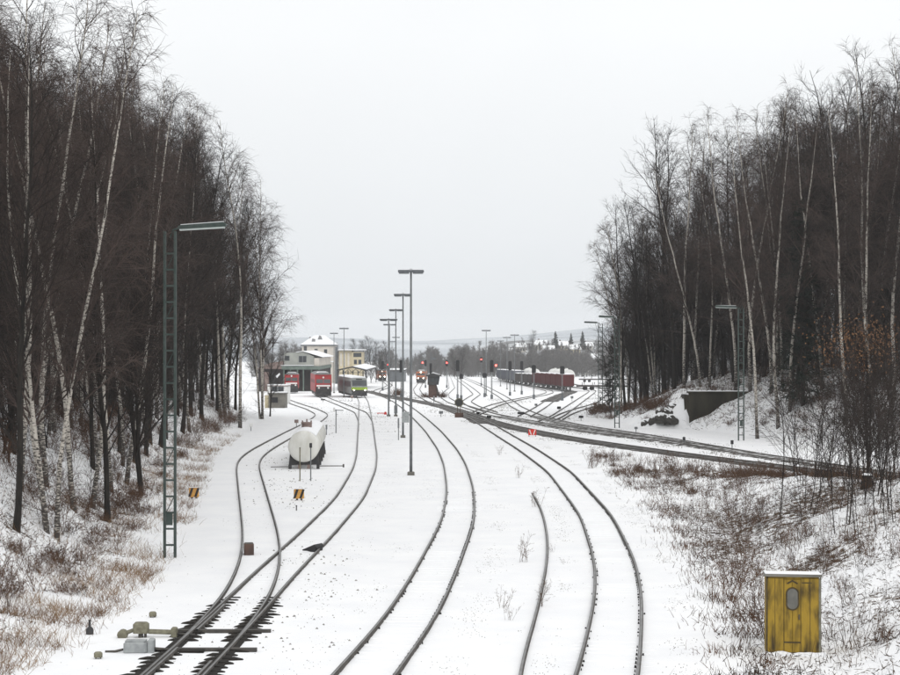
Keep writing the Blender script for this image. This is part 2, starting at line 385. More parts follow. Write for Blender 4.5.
# ------------------------------------------------------------------ the ground
def geo(a, b, n, first):
    g = np.geomspace(1, (b - a) / first + 1, n); return a + (g - 1) * first
xs = np.concatenate([-geo(45, 3300, 48, .6)[::-1][:-1], np.arange(-45, 50.01, .4), geo(50.4, 3300, 48, .6)])
ys = np.concatenate([np.arange(22, 150, .4), np.arange(150, 240, .6), geo(240.3, 4300, 90, .8)])
GX, GY = np.meshgrid(xs, ys); GZ = zt(GX, GY)
nx, ny = len(xs), len(ys)
ii = (np.arange(ny - 1)[:, None] * nx + np.arange(nx - 1)[None]).ravel()
gF = np.stack([ii, ii + 1, ii + nx + 1, ii + nx], -1)
ground = np_mesh('ground', np.stack([GX, GY, GZ], -1).reshape(-1, 3), gF, 'ground', smooth=True)
tag(ground, 'snow covered ground of the railway yard and its banks', kind='structure')
def litter_level(X, Y):
    patch = fbm(X / 3.2, Y / 4.5, 31) ; big = fbm(X / 11, Y / 14, 41)
    d = toeL(Y) - X; v = np.full(X.shape, 0.02)
    hl = HL(Y)
    left = sstep(-.6, 2.5, d) * (hl > .05)
    lv = 0.12 + .70 * (patch - .32) + .12 * sstep(6, 14, d) + .35 * (big - .4)
    strip = np.exp(-((d - 4.6 - 1.5 * np.sin(Y / 9)) / .8) ** 2) * (Y < 125) * .22        # a trodden strip of clean snow along the bank
    v = v + left * np.clip(lv - strip, .05, .62)
    d2 = X - edgeR(Y)
    mo = sstep(-.6, 1.4, d2) * sstep(.5, 5, dG(X, Y)) * (Y < 160)
    mv = .22 + .85 * (patch - .36) + .35 * (big - .44) + .12 * sstep(4, 10, d2)
    v = v + mo * np.clip(mv, .05, .50)
    rb = sstep(-.5, 2.0, dR(X, Y)) * (Y < 250)
    v = v + rb * np.clip(.30 + .45 * (patch - .42) + .14 * sstep(10, 18, dR(X, Y)), .1, .62)
    v = np.where((X > 19) & (X < 32) & (Y > 174) & (Y < 200), np.maximum(v, .30 + .5 * (patch - .42)), v)
    return np.clip(v, 0, .66)
# ------------------------------------------------------------------ railway tracks
def smooth_line(pts, step=1.0, sig=4.0):
    P = np.array(pts, float)[:, :2]
    s = np.concatenate([[0], np.cumsum(np.linalg.norm(np.diff(P, axis=0), axis=1))])
    u = np.arange(0, s[-1], step); Q = np.stack([np.interp(u, s, P[:, 0]), np.interp(u, s, P[:, 1])], -1)
    k = np.arange(-int(3 * sig), int(3 * sig) + 1); 
    w = np.exp(-.5 * (k * step / sig) ** 2); w /= w.sum()
    m = len(k) // 2
    pad = np.concatenate([2 * Q[0] - Q[1:m + 1][::-1], Q, 2 * Q[-1] - Q[-m - 1:-1][::-1]])
    return np.stack([np.convolve(pad[:, i], w, 'valid') for i in (0, 1)], -1)
PROF = [(-.05, -.06), (-.05, .02), (-.036, .04), (-.036, .108), (.036, .108), (.036, .04), (.05, .02), (.05, -.06)]
def frame(C):
    T = np.gradient(C, axis=0); T /= np.linalg.norm(T, axis=1, keepdims=True) + 1e-9
    return T, np.stack([T[:, 1], -T[:, 0]], -1)      # right-hand normal
def rail_mesh(C, off, zoff, parent, name='rail', keep=None):
    T, Nr = frame(C); A = C + Nr * off
    z = z0(A[:, 1]) + zoff; n = len(A); p = len(PROF)
    V = np.stack([np.concatenate([A + Nr * q[0], (z + q[1])[:, None]], 1) for q in PROF], 1).reshape(-1, 3)
    b = (np.arange(n - 1) * p)[:, None]; k = np.arange(p - 1)[None]
    F = np.stack([b + k, b + k + 1, b + p + k + 1, b + p + k], -1).reshape(-1, 4)
    o = np_mesh(name, V, F, 'rail_side', parent); o.data.materials.append(M['rail_top'])
    mi = np.tile((np.arange(p - 1) == 3).astype(np.int32), n - 1); o.data.polygons.foreach_set('material_index', mi)
    return o
TRACKS = {}
def track(key, label, px, idx, bed=None, bed_w=1.25, step=1.0, sig=4.0, fast=0, only=None, world_pts=None, bedrange=None):
    pts = world_pts if world_pts is not None else [hit0(*p) for p in px]
    C = smooth_line(pts, step, sig); TRACKS[key] = C
    t = thing('railway_track', label, 'track'); zo = idx * .0035
    if only: zo = -.14 * sstep(len(C) - 9, len(C) - 1, np.arange(len(C)))     # the lone rail dives under the snow
    if only is None or only < 0: rail_mesh(C, -.75, zo, t)
    if only is None or only > 0: rail_mesh(C, .75, zo, t)
    T, Nr = frame(C)
    if bed:
        sel = np.ones(len(C), bool) if bedrange is None else (C[:, 1] > bedrange[0]) & (C[:, 1] < bedrange[1])
        Cb = C[sel]; Nb = Nr[sel]; n = len(Cb)
        offs = np.array([-bed_w - .25, -bed_w, 0, bed_w, bed_w + .25]); hz = np.array([-.03, .045, .05, .045, -.03])
        jit = rng.normal(size=(n, 5)) * np.array([.12, .10, 0, .10, .12])
        A = Cb[:, None, :] + Nb[:, None, :] * (offs[None] + jit)[:, :, None]
        Z = z0(A[..., 1]) + hz[None] * .8 + idx * .004
        V = np.concatenate([A, Z[..., None]], -1).reshape(-1, 3)
        b = (np.arange(n - 1) * 5)[:, None]; k = np.arange(4)[None]
        Fb = np.stack([b + k, b + k + 1, b + 5 + k + 1, b + 5 + k], -1).reshape(-1, 4)
        np_mesh('ballast_bed', V, Fb, bed, t)
    if fast:                                      # rail fastenings showing through the snow
        mb = MB(); u = 0
        S = np.arange(0, len(C) * step, .6)
        for s in S:
            i = min(int(s / step), len(C) - 2); f = s / step - i; c = C[i] * (1 - f) + C[i + 1] * f
            if c[1] > fast: continue
            for sd, pr in ((-.75 + .085, .35), (.75 - .085, .9), (-.75 - .085, .12), (.75 + .085, .15)):
                if rng.random() > pr: continue
                l = rng.uniform(.03, .07); w = rng.uniform(.015, .035); q = c + Nr[i] * sd; z = float(z0(c[1]))
                x0, y0 = q; a = T[i]; r = Nr[i]
                cs = [q + r * (-w) + a * (-l), q + r * w + a * (-l), q + r * w + a * l, q - r * w + a * l]
                top = [q + (k - q) * .6 for k in cs]
                mb.add([(*k, z - .04) for k in cs] + [(*k, z + .05) for k in top], [(4, 5, 6, 7), (0, 1, 5, 4), (1, 2, 6, 5), (2, 3, 7, 6), (3, 0, 4, 7)])
        tag(mb.build('rail_fastenings', 'sleeper', t), None, kind='stuff')
    return t, C

pxA = [(118, 732), (150, 700), (178.5, 673), (212.5, 640), (239.5, 613), (275, 575), (312, 540), (349.5, 500), (364.5, 470), (367, 455), (366.5, 445), (366, 433), (365, 415), (363.5, 402), (361, 397), (357, 393), (350, 389)]
pxB = [(206, 646), (222, 629), (238, 612), (252, 590), (261.5, 560), (261, 535), (252, 490), (247.5, 467), (250, 459), (262, 450), (280, 440), (295, 432), (313, 423), (321, 417), (322, 414.5), (312, 409.5), (298, 405), (286, 400.5), (278, 397)]
pxC = [(366.3, 432), (365.7, 422), (361, 413), (345, 406.3), (329, 400), (321, 396.5), (316, 393)]
pxD = [(322, 732), (345, 700), (368.5, 673), (411, 620), (436, 573), (458, 523), (460.5, 500), (460, 487), (455, 465), (447.5, 450), (433.5, 432), (420, 419), (407, 408), (398, 402), (388, 397.5), (376, 393.5), (368, 391)]
pxF = [(592, 732), (602, 700), (609, 673), (619, 600), (616, 565), (596.5, 517), (560, 473), (527.5, 450), (505, 436.5), (484, 423.5), (468, 414.5), (450, 408.5), (430, 404), (410, 400), (392, 396.5), (375, 393.5), (365, 391)]
pxE = [(484, 700), (487, 675), (512, 615), (528, 560), (530, 535), (527, 513), (522, 500), (515, 488)]
pxG2 = [(440, 405.5), (462, 412), (484, 420), (510, 427), (546, 434.5), (580, 440.5), (620, 446.5), (660, 452), (700, 457.5), (740, 462.5), (780, 467.5), (830, 474), (880, 481), (930, 489)]
pxG1 = [(449, 377.5), (452, 388), (445, 394), (445, 398), (453, 403), (472, 409), (490, 414.5), (515, 419.5), (540, 424), (570, 429), (600, 433.5), (640, 438.5), (680, 443.5), (710, 448.5), (740, 453), (768, 457.5), (838, 468), (900, 477), (950, 485)]
pxG0 = [(462, 377), (485, 387), (500, 395.5), (510, 402), (516, 407), (527, 412.5), (540, 417.5), (556, 421.5), (572, 425.5), (600, 429.8), (633, 434.5), (665, 439.5), (695, 445), (720, 449.5), (750, 454.5)]
pxH2 = [(456, 378), (463, 383), (471, 389), (477, 394.5), (471, 398.5), (466, 402), (474, 407), (492, 413)]
pxH5 = [(474, 415), (483, 410.5), (495, 405.5), (510, 401.5), (527, 398), (542, 395.5), (550, 393), (549, 391), (540, 389), (525, 385.5), (508, 381.5)]
pxH6 = [(524, 417), (532, 413), (541, 407.5), (551, 400.5), (562, 395.3), (572, 391.7), (560, 389.5), (537, 387), (516, 384), (503, 381), (494, 378.5)]
pxH7 = [(545, 422), (557, 417), (570, 408), (582, 399.5), (591, 393.2), (593, 391), (586, 389), (570, 387), (550, 384.5), (525, 381.5)]
pxH8 = [(556, 420), (566, 414.5), (580, 409.5), (593, 406), (603, 402), (611, 395.5), (613, 392), (606, 389.3), (590, 386.5), (565, 383.5)]
pxK1 = [(422, 379), (420, 384), (416.5, 389.5), (419, 394.5), (428, 400), (441, 406.5), (458, 413), (476, 420)]
pxK3 = [(408, 401), (392, 398), (379, 395), (375.5, 392.5), (378, 390.5), (386, 388.2), (390, 385.5), (384, 381)]
tA, CA = track('A', 'long curving track from the near turnout to the green railcar', pxA, 1, fast=48)
tB, CB = track('B', 'track branching left off the near turnout towards the grey engine shed', pxB, 2)
track('C', 'short branch track leading to the large red locomotive', pxC, 3)
track('D', 'snow covered curving track between the tall floodlight masts and the lone rail', pxD, 4, fast=100)
track('F', 'rightmost curving track beside the yellow hut, its rails clear of snow', pxF, 5, fast=110, bed='bed_dark', bed_w=1.0, bedrange=(190, 900))
track('E', 'lone half buried rail curving among dead weeds in the snow', pxE, 0, only=1)
track('G2', 'dark wet outbound track nearest the brown brambles, snow melted between its rails', pxG2, 6, bed='bed_dark', bed_w=1.0)
track('G1', 'middle outbound track curving right below the wooded bank', pxG1, 7, bed='bed_mid', bed_w=.95, bedrange=(90, 215))
track('G0', 'outbound track closest to the concrete retaining wall', pxG0, 8, bed='bed_mid', bed_w=.9, bedrange=(90, 215))
track('H2', 'yard track bending sharply right of the dark signal cabin', pxH2, 9, sig=5)
track('H5', 'connecting track crossing the yard fan towards the freight wagons', pxH5, 10, sig=5)
track('H6', 'yard track under the string of red freight wagons', pxH6, 11, bed='bed_dark', bed_w=1.2, bedrange=(292, 420), sig=5)
track('H7', 'yard track passing right of the red freight wagons', pxH7, 12, sig=5)
track('H8', 'rightmost yard track curving round the brown bramble mound', pxH8, 13, sig=5)
track('K1', 'yard track leading to the far orange locomotive beside the signal cabin', pxK1, 14, sig=5)
track('K3', 'yard track bending left towards the orange locomotive with three headlights', pxK3, 15, sig=5)

hump = MB().add([(-1.15, -.13, -.03), (-1.05, -.03, .03), (1.05, -.03, .03), (1.15, -.13, -.03), (-1.15, .13, -.03), (-1.05, .03, .03), (1.05, .03, .03), (1.15, .13, -.03)], [(0, 3, 2, 1), (1, 2, 6, 5), (5, 6, 7, 4), (0, 1, 5, 4), (3, 7, 6, 2)]).build('buried_sleeper', 'snow', None)
first_h = True
for ob in [o for o in COL.objects if o.name.startswith('railway_track')]:
    key = {'long curving': 'A', 'snow covered': 'D', 'rightmost cu': 'F'}.get(ob['label'][:12])
    if not key: continue
    C = TRACKS[key]; T, Nr = frame(C); sl_ = np.concatenate([[0], np.cumsum(np.linalg.norm(np.diff(C, axis=0), axis=1))])
    for s_ in np.arange(2, sl_[-1], .6):
        c = np.array([np.interp(s_, sl_, C[:, 0]), np.interp(s_, sl_, C[:, 1])])
        if c[1] > 95: break
        if c[1] < (60 if key == 'A' else 42) or vnoise(np.array(c[1] / 2.5), np.array(c[0] / 3), 19) < .35: continue
        i = min(int(np.searchsorted(sl_, s_)), len(C) - 1)
        if first_h: o = hump; first_h = False
        else: o = hump.copy(); COL.objects.link(o)
        o.parent = ob; o.location = (c[0], c[1], float(zt(c[0], c[1])) + rng.uniform(-.030, .0)); o.rotation_euler = (0, 0, math.atan2(Nr[i, 1], Nr[i, 0])); o.scale = (rng.uniform(.85, 1.1), rng.uniform(.8, 1.3), 1)
# near turnout: exposed sleepers, blades, rods, belong to the long track as its own fittings
turn = thing('turnout', 'exposed dark turnout with sleepers and switch rods in the foreground snow', 'turnout')
TA, NA = frame(CA)
def sleeper_mesh():
    st = [(-1.34, -.10, .05), (-1.20, .02, .10), (-1.02, .06, .16), (-.50, .06, .16), (-.34, .01, .10), (-.2, -.08, .06), (.2, -.08, .06), (.34, .01, .10), (.50, .06, .16), (1.02, .06, .16), (1.22, .02, .10), (1.38, -.10, .05)]
    v = []; f = []
    for x, z, w in st: v += [(x, -w - .05, -.16), (x, -w * .7, z), (x, w * .7, z), (x, w + .05, -.16)]
    for i in range(len(st) - 1):
        for k in range(3): f.append((i * 4 + k, i * 4 + k + 1, i * 4 + 4 + k + 1, i * 4 + 4 + k))
    return MB().add(v, f)
slp = None; sl = np.concatenate([[0], np.cumsum(np.linalg.norm(np.diff(CA, axis=0), axis=1))])
for s in np.arange(4, sl[-1], .6):
    c = np.array([np.interp(s, sl, CA[:, 0]), np.interp(s, sl, CA[:, 1])])
    if c[1] > 58.5: break
    if abs(c[1] - 48.9) < .55: continue
    i = int(np.searchsorted(sl, s)) ; ang = math.atan2(NA[i, 1], NA[i, 0])
    if slp is None: slp = sleeper_mesh().build('sleeper', 'sleeper', turn); o = slp
    else: o = slp.copy(); COL.objects.link(o)
    k = rng.uniform(.92, 1.12) * (1 if c[1] < 55 else 1 - (c[1] - 55) * .05)
    o.location = (c[0] - .06, c[1], rng.uniform(-.012, .006) - (.006 * max(0, c[1] - 52))); o.rotation_euler = (0, 0, ang + rng.normal() * .01); o.scale = (k, rng.uniform(.85, 1.1), 1)
def sub(C, y0, y1): return C[(C[:, 1] >= y0) & (C[:, 1] <= y1)]
def strip(C, offs, w0, w1, z, name, mat, h=.05):
    T, Nr = frame(C); n = len(C); w = np.linspace(w0, w1, n); A = C + Nr * np.linspace(*offs, n)[:, None]
    zz = z0(A[:, 1]) + z
    V = np.stack([np.concatenate([A - Nr * w[:, None], (zz - h)[:, None]], 1), np.concatenate([A - Nr * w[:, None] * .8, zz[:, None]], 1), np.concatenate([A + Nr * w[:, None] * .8, zz[:, None]], 1), np.concatenate([A + Nr * w[:, None], (zz - h)[:, None]], 1)], 1).reshape(-1, 3)
    b = (np.arange(n - 1) * 4)[:, None]; k = np.arange(3)[None]
    return np_mesh(name, V, np.stack([b + k, b + k + 1, b + 4 + k + 1, b + 4 + k], -1).reshape(-1, 4), mat, turn)
# dark oiled channel along the rails, where heating keeps the snow off
strip(sub(CA, 34, 57), (-.78, -.84), .36, .14, .040, 'slide_bed', 'sleeper', .12)
strip(sub(CA, 34, 57.5), (.76, .72), .36, .14, .040, 'slide_bed', 'sleeper', .12)
rail_mesh(sub(CA, 50.5, 56.5), -.62, .012, turn, 'switch_blade')
rail_mesh(sub(CA, 36, 48.2), -.62, .012, turn, 'switch_blade')
rail_mesh(sub(CA, 36, 46.0), .62, .012, turn, 'switch_blade')
for py, x0, x1 in ((632.3, 176, 271), (651, 177, 257)):
    a = hit0(x0, py); b = hit0(x1, py)
    MB().box(a[0], b[0], a[1] - .10, a[1] + .10, -.03, .085).build('switch_rod', 'iron', turn)
    MB().box(a[0] + .1, a[0] + .75, a[1] - .3, a[1] + .25, -.03, .06).build('rod_joint', 'sleeper', turn)

lv = litter_level(GX, GY)
for key, y1, am in (('A', 230, .36), ('D', 210, .38), ('F', 190, .40), ('B', 120, .30)):
    C = TRACKS[key]; m = C[:, 1] < y1; C = C[m]; o_ = np.argsort(C[:, 1]); off = GX - np.interp(GY, C[o_, 1], C[o_, 0])
    w_ = np.exp(-((np.abs(off) - 1.95) / .35) ** 2) + .35 * np.exp(-(off / .5) ** 2) + .45 * np.exp(-((np.abs(off) - .98) / .18) ** 2)
    lv = np.where((GY < y1 + 5), np.maximum(lv, am * w_ * (.55 + .9 * fbm(GX / 1.5, GY / 4, 91))), lv)
at_l = ground.data.attributes.new('litter', 'FLOAT', 'POINT')
at_l.data.foreach_set('value', lv.ravel().astype(np.float32))
# gravel and footmarks showing along the track shoulders
mb_v = []; mb_f = []
def specks(C, off, spread, dens, y1, size):
    T, Nr = frame(C); sel = np.where(C[:, 1] < y1)[0]
    n = int(len(sel) * dens); i = rng.choice(sel, n)
    clump = fbm(C[i, 0] / 2 + off * 7, C[i, 1] / 3, 77) > .46
    i = i[clump]; n = len(i)
    A = C[i] + Nr[i] * (off + rng.normal(size=n) * spread)[:, None] + T[i] * rng.uniform(-.5, .5, n)[:, None]
    return A, rng.uniform(.35, 1, n) * size
sp = [specks(TRACKS['F'], 1.9, .30, 26, 150, .028), specks(TRACKS['F'], -1.7, .22, 20, 130, .026), specks(TRACKS['D'], 1.9, .32, 22, 140, .026), specks(TRACKS['D'], -1.8, .4, 14, 130, .024),
      specks(TRACKS['A'], 1.9, .5, 12, 200, .028), specks(TRACKS['A'], 0, .4, 7, 220, .028), specks(TRACKS['D'], 0, .4, 4, 140, .022), specks(TRACKS['F'], 0, .4, 3, 140, .022),
      specks(TRACKS['A'], -3.5, .9, 5, 100, .028), specks(TRACKS['G0'], -2.2, .6, 12, 230, .05), specks(TRACKS['E'], 1.0, .8, 6, 130, .026), specks(TRACKS['G2'], 2.2, .5, 16, 200, .06),
      specks(TRACKS['G1'], 2.0, .6, 10, 300, .07), specks(TRACKS['G0'], 2.0, .8, 10, 320, .07), specks(TRACKS['H7'], 1.6, 1.0, 8, 330, .08), specks(TRACKS['H5'], 1.6, 1.0, 8, 330, .08), specks(TRACKS['C'], 2.0, 1.2, 10, 330, .07), specks(TRACKS['B'], 2.0, 1.2, 8, 300, .06), specks(TRACKS['K1'], 2.0, 1.2, 8, 400, .09)]
A = np.concatenate([s[0] for s in sp]); w = np.concatenate([s[1] for s in sp]); n = len(A)
zz = zt(A[:, 0], A[:, 1])
ang = rng.uniform(0, 6.28, n)
P = np.stack([np.stack([A[:, 0] + np.cos(ang + k * 2.1) * w * 1.5, A[:, 1] + np.sin(ang + k * 2.1) * w * 1.5, zz - .02], -1) for k in range(3)] + [np.stack([A[:, 0], A[:, 1], zz + w * .9], -1)], 1)
b = (np.arange(n) * 4)[:, None]
Fg = np.concatenate([b + np.array([0, 1, 3]), b + np.array([1, 2, 3]), b + np.array([2, 0, 3])])
tag(np_mesh('gravel', P.reshape(-1, 3), Fg, 'gravel'), 'scattered ballast stones poking through the snow beside the rails', 'gravel', kind='stuff')

# ------------------------------------------------------------------ trees
def gen_tree(seed, H, kind='birch', stems=1, lean=0.03, dens=1.0, low=None, wide=1.0):
    g = np.random.default_rng(seed); tr = []; cr = []
    birch = kind == 'birch'
    for st in range(stems):
        az = g.uniform(0, 6.28); ln = lean + (0.10 if stems > 1 else 0) * g.uniform(.5, 1)
        d = np.array([[math.cos(az) * ln, math.sin(az) * ln, 1.0]])
        p = np.array([[math.cos(az) * .18 * (stems > 1), math.sin(az) * .18 * (stems > 1), -.5]])
        h = H * (1 if st == 0 else g.uniform(.75, .97))
        T = grow(p, d, np.array([h + .5]), 14, .035, .012, g)
        t = np.linspace(0, 1, 14)
        r0 = (.0052 if birch else .0068) * H * (.8 if stems > 1 else 1)
        rad = (r0 * (1 - t) ** .85 + .012)[None]; rad[0, 0] *= 1.35
        tr.append(tubes(T, rad, 7))
        nl = int((40 if birch else 38) * dens)
        p, d, tt, _ = sprout(T, nl, .24 if birch else (low or .16), .985, .75 if birch else .72, g)
        ll = (H * (.25 if birch else .30)) * (1 - tt) ** .62 * g.uniform(.6, 1.15, nl) * wide + .5
        d[:, 2] = np.abs(d[:, 2]) + .25
        Lm = grow(p, d, ll, 7, .10, .03 if birch else .05, g)
        lr = (.0075 * ll + .008)[:, None] * np.linspace(1, .22, 7)[None]
        cr.append(tubes(Lm, lr, 4))
        m = 9
        p, d, t2, ix = sprout(np.concatenate([Lm, T[:, 7:]], 0), m, .18, 1.0, .70, g)
        pl = np.append(ll, H * .12)[ix]
        kp = g.random(len(ix)) < np.clip(pl / 3.2, .18, 1); p, d, t2, ix, pl = p[kp], d[kp], t2[kp], ix[kp], pl[kp]
        sl_ = pl * .42 * (1.15 - .6 * t2) * g.uniform(.5, 1.2, len(ix)) + .25
        S = grow(p, d, sl_, 5, .16, -.05 if birch else .06, g)
        cr.append(tubes(S, (.0050 * sl_ + .0065)[:, None] * np.linspace(1, .4, 5)[None], 3))
        k = 7 if birch else 6
        p, d, t3, ix = sprout(S, k, .12, 1.0, .65, g)
        tl = g.uniform(.35, 1.0, len(ix)) * (1.15 if birch else .8) * np.clip(.45 + sl_[ix] * .6, .5, 1.2)
        W = grow(p, d, tl, 4, .16, -.26 if birch else .02, g)
        cr.append(ribbons(W, np.full((len(ix), 1), .0075) * np.linspace(1, .45, 4)[None], g))
        # scruffy dead shoots low on the trunk
        p, d, tt, _ = sprout(T, 16, .04, .45, 1.2, g)
        q = grow(p, d, g.uniform(.4, 1.9, 16), 4, .2, .02, g); cr.append(tubes(q, np.full((16, 4), .007), 3))
        p, d, tt, ix = sprout(q, 6, .2, 1, .8, g); cr.append(ribbons(grow(p, d, g.uniform(.2, .7, len(ix)), 3, .2, 0, g), np.full((len(ix), 3), .005), g))
    return join_np(tr), join_np(cr)
def gen_spruce(seed, H, wf=1.0, spread=.17):
    g = np.random.default_rng(seed)
    T = grow(np.array([[0, 0, -.4]]), np.array([[0, 0, 1.]]), np.array([H + .4]), 8, .01, .05, g)
    tr = tubes(T, (np.linspace(1, .05, 8) * .011 * H)[None], 7)
    n = int(H * 16); p, d, t, _ = sprout(T, n, .05, .995, 1.45, g)
    ll = H * spread * (1 - t) ** .75 * g.uniform(.7, 1.15, n) + .15
    B = grow(p, d, ll, 5, .05, -.06, g); cr = [tubes(B, np.full((n, 5), .012), 3)]
    p, d, t2, ix = sprout(B, 16, .1, 1, .8, g)
    W = grow(p, d, ll[ix] * .28 * (1.1 - .6 * t2) + .12, 3, .1, -.10, g)
    cr.append(ribbons(W, np.full((len(ix), 1), .038 * wf) * np.array([[.6, 1, .3]]), g))
    return tr, join_np(cr)
protos = {}
def make_proto(key, name, gen, tm, cm):
    (tv, tf), (cv, cf) = gen
    t = thing(name, 'x', 'tree')
    np_mesh('trunk', tv, tf, tm, t, smooth=True); np_mesh('crown', cv, cf, cm, t)
    protos[key] = t; t['free'] = 1
for i in range(5): make_proto('b%d' % i, 'birch_tree', gen_tree(100 + i, 21, 'birch'), 'birch', 'twig_birch')
for i in range(2): make_proto('bm%d' % i, 'birch_tree', gen_tree(140 + i, 20, 'birch', stems=3), 'birch', 'twig_birch')
for i in range(5): make_proto('d%d' % i, 'bare_tree', gen_tree(200 + i, 20, 'dark', dens=1.15), 'bark', 'twig')
make_proto('dm0', 'bare_tree', gen_tree(250, 17, 'dark', stems=3), 'bark', 'twig')
for i in range(3): make_proto('u%d' % i, 'understorey_tree', gen_tree(270 + i, 9, 'dark', dens=1.0, low=.05, wide=1.25), 'bark', 'twig')
make_proto('s0', 'spruce_tree', gen_spruce(300, 17), 'bark', 'needle')
make_proto('s1', 'spruce_tree', gen_spruce(301, 12), 'bark', 'needle')
def plant(key, loc, label, group, scale=1.0, rz=None, tilt=(0, 0)):
    t = protos[key]; loc = (float(loc[0]), float(loc[1]), float(loc[2]))
    rz = random.uniform(0, 6.28) if rz is None else rz
    if t.get('free'):
        del t['free']; t.location = loc; t.rotation_euler = (tilt[0], tilt[1], rz); t.scale = (scale,) * 3; o = t
        o['label'] = label
        if group: o['group'] = group
    else:
        o = dup(t, loc, rz, label, group, scale); o.rotation_euler = (tilt[0], tilt[1], rz)
    if not group and 'group' in o: del o['group']
    return o
taken = []
def free(x, y, r):
    for a, b in taken:
        if (a - x) ** 2 + (b - y) ** 2 < r * r: return False
    taken.append((x, y)); return True
# trees that can be told apart, by their foot in the photograph
GB = 'birches on the left bank'
special = [('bm0', 52, 66, .98, 'pale birch clump of three leaning stems at the left edge', (0, .05)), ('b0', 20, 70, 1.0, 'slim white birch at the far left edge of the picture', (0, .03)),
           ('b1', 74, 74, 1.0, 'tall white birch leaning right beside the three-stemmed clump', (0, .09)), ('b2', 92, 80, .97, 'white birch whose top arches highest left of the lattice lamp mast', (0, .07)),
           ('b3', 40, 84, .98, 'straight white birch half hidden behind the pale clump', (0, .0)), ('dm0', 145, 92, .95, 'dark forked trunk low on the left bank near the lattice lamp mast', (0, .02)),
           ('d0', 108, 78, .9, 'dark bare tree between the white birches and the lattice lamp mast', (0, .0)),
           ('b4', 240, 178, .98, 'white birch low on the bank above the brown grass near the kiosk', (0, .0)),
           ('bm1', 262, 205, .92, 'last drooping birch of the left wood, beside the engine shed', (0, .0)),
           ('d1', 270, 214, .62, 'small spreading bare tree in front of the engine shed', (0, .0))]
for key, px, Y, sc, lab, tl in special:
    p = spot(px, Y); taken.append((p[0], p[1])); plant(key, p, lab, None, sc * (1.48 if Y > 170 and key != 'd1' else 1), tilt=tl)
special_r = [('b0', 757, 158, .95, 'white birch leaning left just above the lamp on the right bank', (0, -.10)), ('b1', 778, 160, 1.0, 'white birch on the right bank, left one of a close pair', (0, -.09)),
             ('b2', 790, 163, 1.0, 'white birch on the right bank, right one of a close pair', (0, -.08)), ('b3', 822, 166, .98, 'straight white birch in front of the dark spruce', (0, -.03)),
             ('b4', 846, 150, .97, 'white birch with the boldest bark near the right edge', (0, -.05)), ('b1', 872, 148, 1.0, 'slender white birch at the right edge above the beech leaves', (0, -.02)),
             ('s0', 803, 163, .84, 'tall dark spruce standing among the birches of the right wood', (0, 0)),
             ('b3', 700, 186, .85, 'pale birch above the concrete retaining wall', (0, -.06)), ('d2', 634, 206, .72, 'dark bare tree at the left end of the right wood', (0, -.03)),
             ('d3', 645, 203, .85, 'dark trunk just right of the leftmost tree of the right wood', (0, 0)), ('bm1', 656, 208, .85, 'drooping birch crown at the left corner of the right wood', (0, -.04)),
             ('d1', 626, 212, .92, 'bare tree whose crown reaches farthest left over the yard', (0, -.06)), ('d4', 640, 220, .95, 'dark bare tree behind the bramble mound', (0, -.04)), ('b4', 621, 208, .80, 'short birch just right of the lattice masts', (0, -.05)),
             ('dm0', 650, 214, 1.05, 'forked dark tree behind the rocks of the right bank', (0, -.02)), ('d0', 664, 204, 1.08, 'dark bare tree above the rock heap', (0, 0)), ('d2', 674, 199, 1.12, 'dark bare tree left of the retaining wall top', (0, 0)), ('b2', 684, 196, 1.05, 'birch rising over the left end of the retaining wall', (0, -.05)),
             ('s1', 612, 250, .62, 'small snow dusted spruce behind the lattice masts', (0, 0))]
for key, px, Y, sc, lab, tl in special_r:
    p = spot(px, Y); taken.append((p[0], p[1])); plant(key, p, lab, None, sc * (1.32 if Y < 190 else 1.36), tilt=tl)
def zone_left(Y): return 'by the left edge' if Y < 85 else 'behind the lattice lamp mast' if Y < 120 else 'halfway along' if Y < 165 else 'at its far end'
cnt = 0
r2 = np.random.default_rng(11)
for row, (d0, d1, rad, n) in enumerate([(3.2, 7.5, 2.6, 60), (7.5, 14, 2.3, 90), (14, 26, 2.9, 80)]):
    for k in range(n * 6):
        Y = r2.uniform(62, 218); d = r2.uniform(d0, d1); X = float(toeL(Y)) - d
        if X < -.25 * Y - 4.5 or not free(X, Y, rad): continue
        kind = 'b' if r2.random() < ((.72 if Y < 105 else .42) if row < 2 else .2) else 'd'
        if row == 2 and r2.random() < .12: key, kind = ('s1' if r2.random() < .5 else 's0'), 's'
        else: key = kind + str(r2.integers(0, 5))
        nm = {'b': 'white birch', 'd': 'dark bare tree', 's': 'dark spruce'}[kind]
        place = ['low on the left bank', 'high on the left bank', 'deep in the left wood'][row]
        plant(key, (X, Y, float(zt(X, Y)) - .05), '%s %s, %s' % (nm, place, zone_left(Y)), 'trees of the left wood',
              r2.uniform(.90, 1.12) * float(np.interp(Y, [62, 85, 110, 130, 165, 218], [.95, .92, .99, 1.17, 1.32, 1.40])) * (.92 if kind == 'd' else 1) * (1 if kind != 's' else .8), tilt=(r2.normal() * .03, r2.normal() * .03 + (.04 if row == 0 else 0)))
        cnt += 1
def zone_right(Y): return 'nearest the saplings' if Y < 150 else 'above the retaining wall' if Y < 185 else 'at its far end'
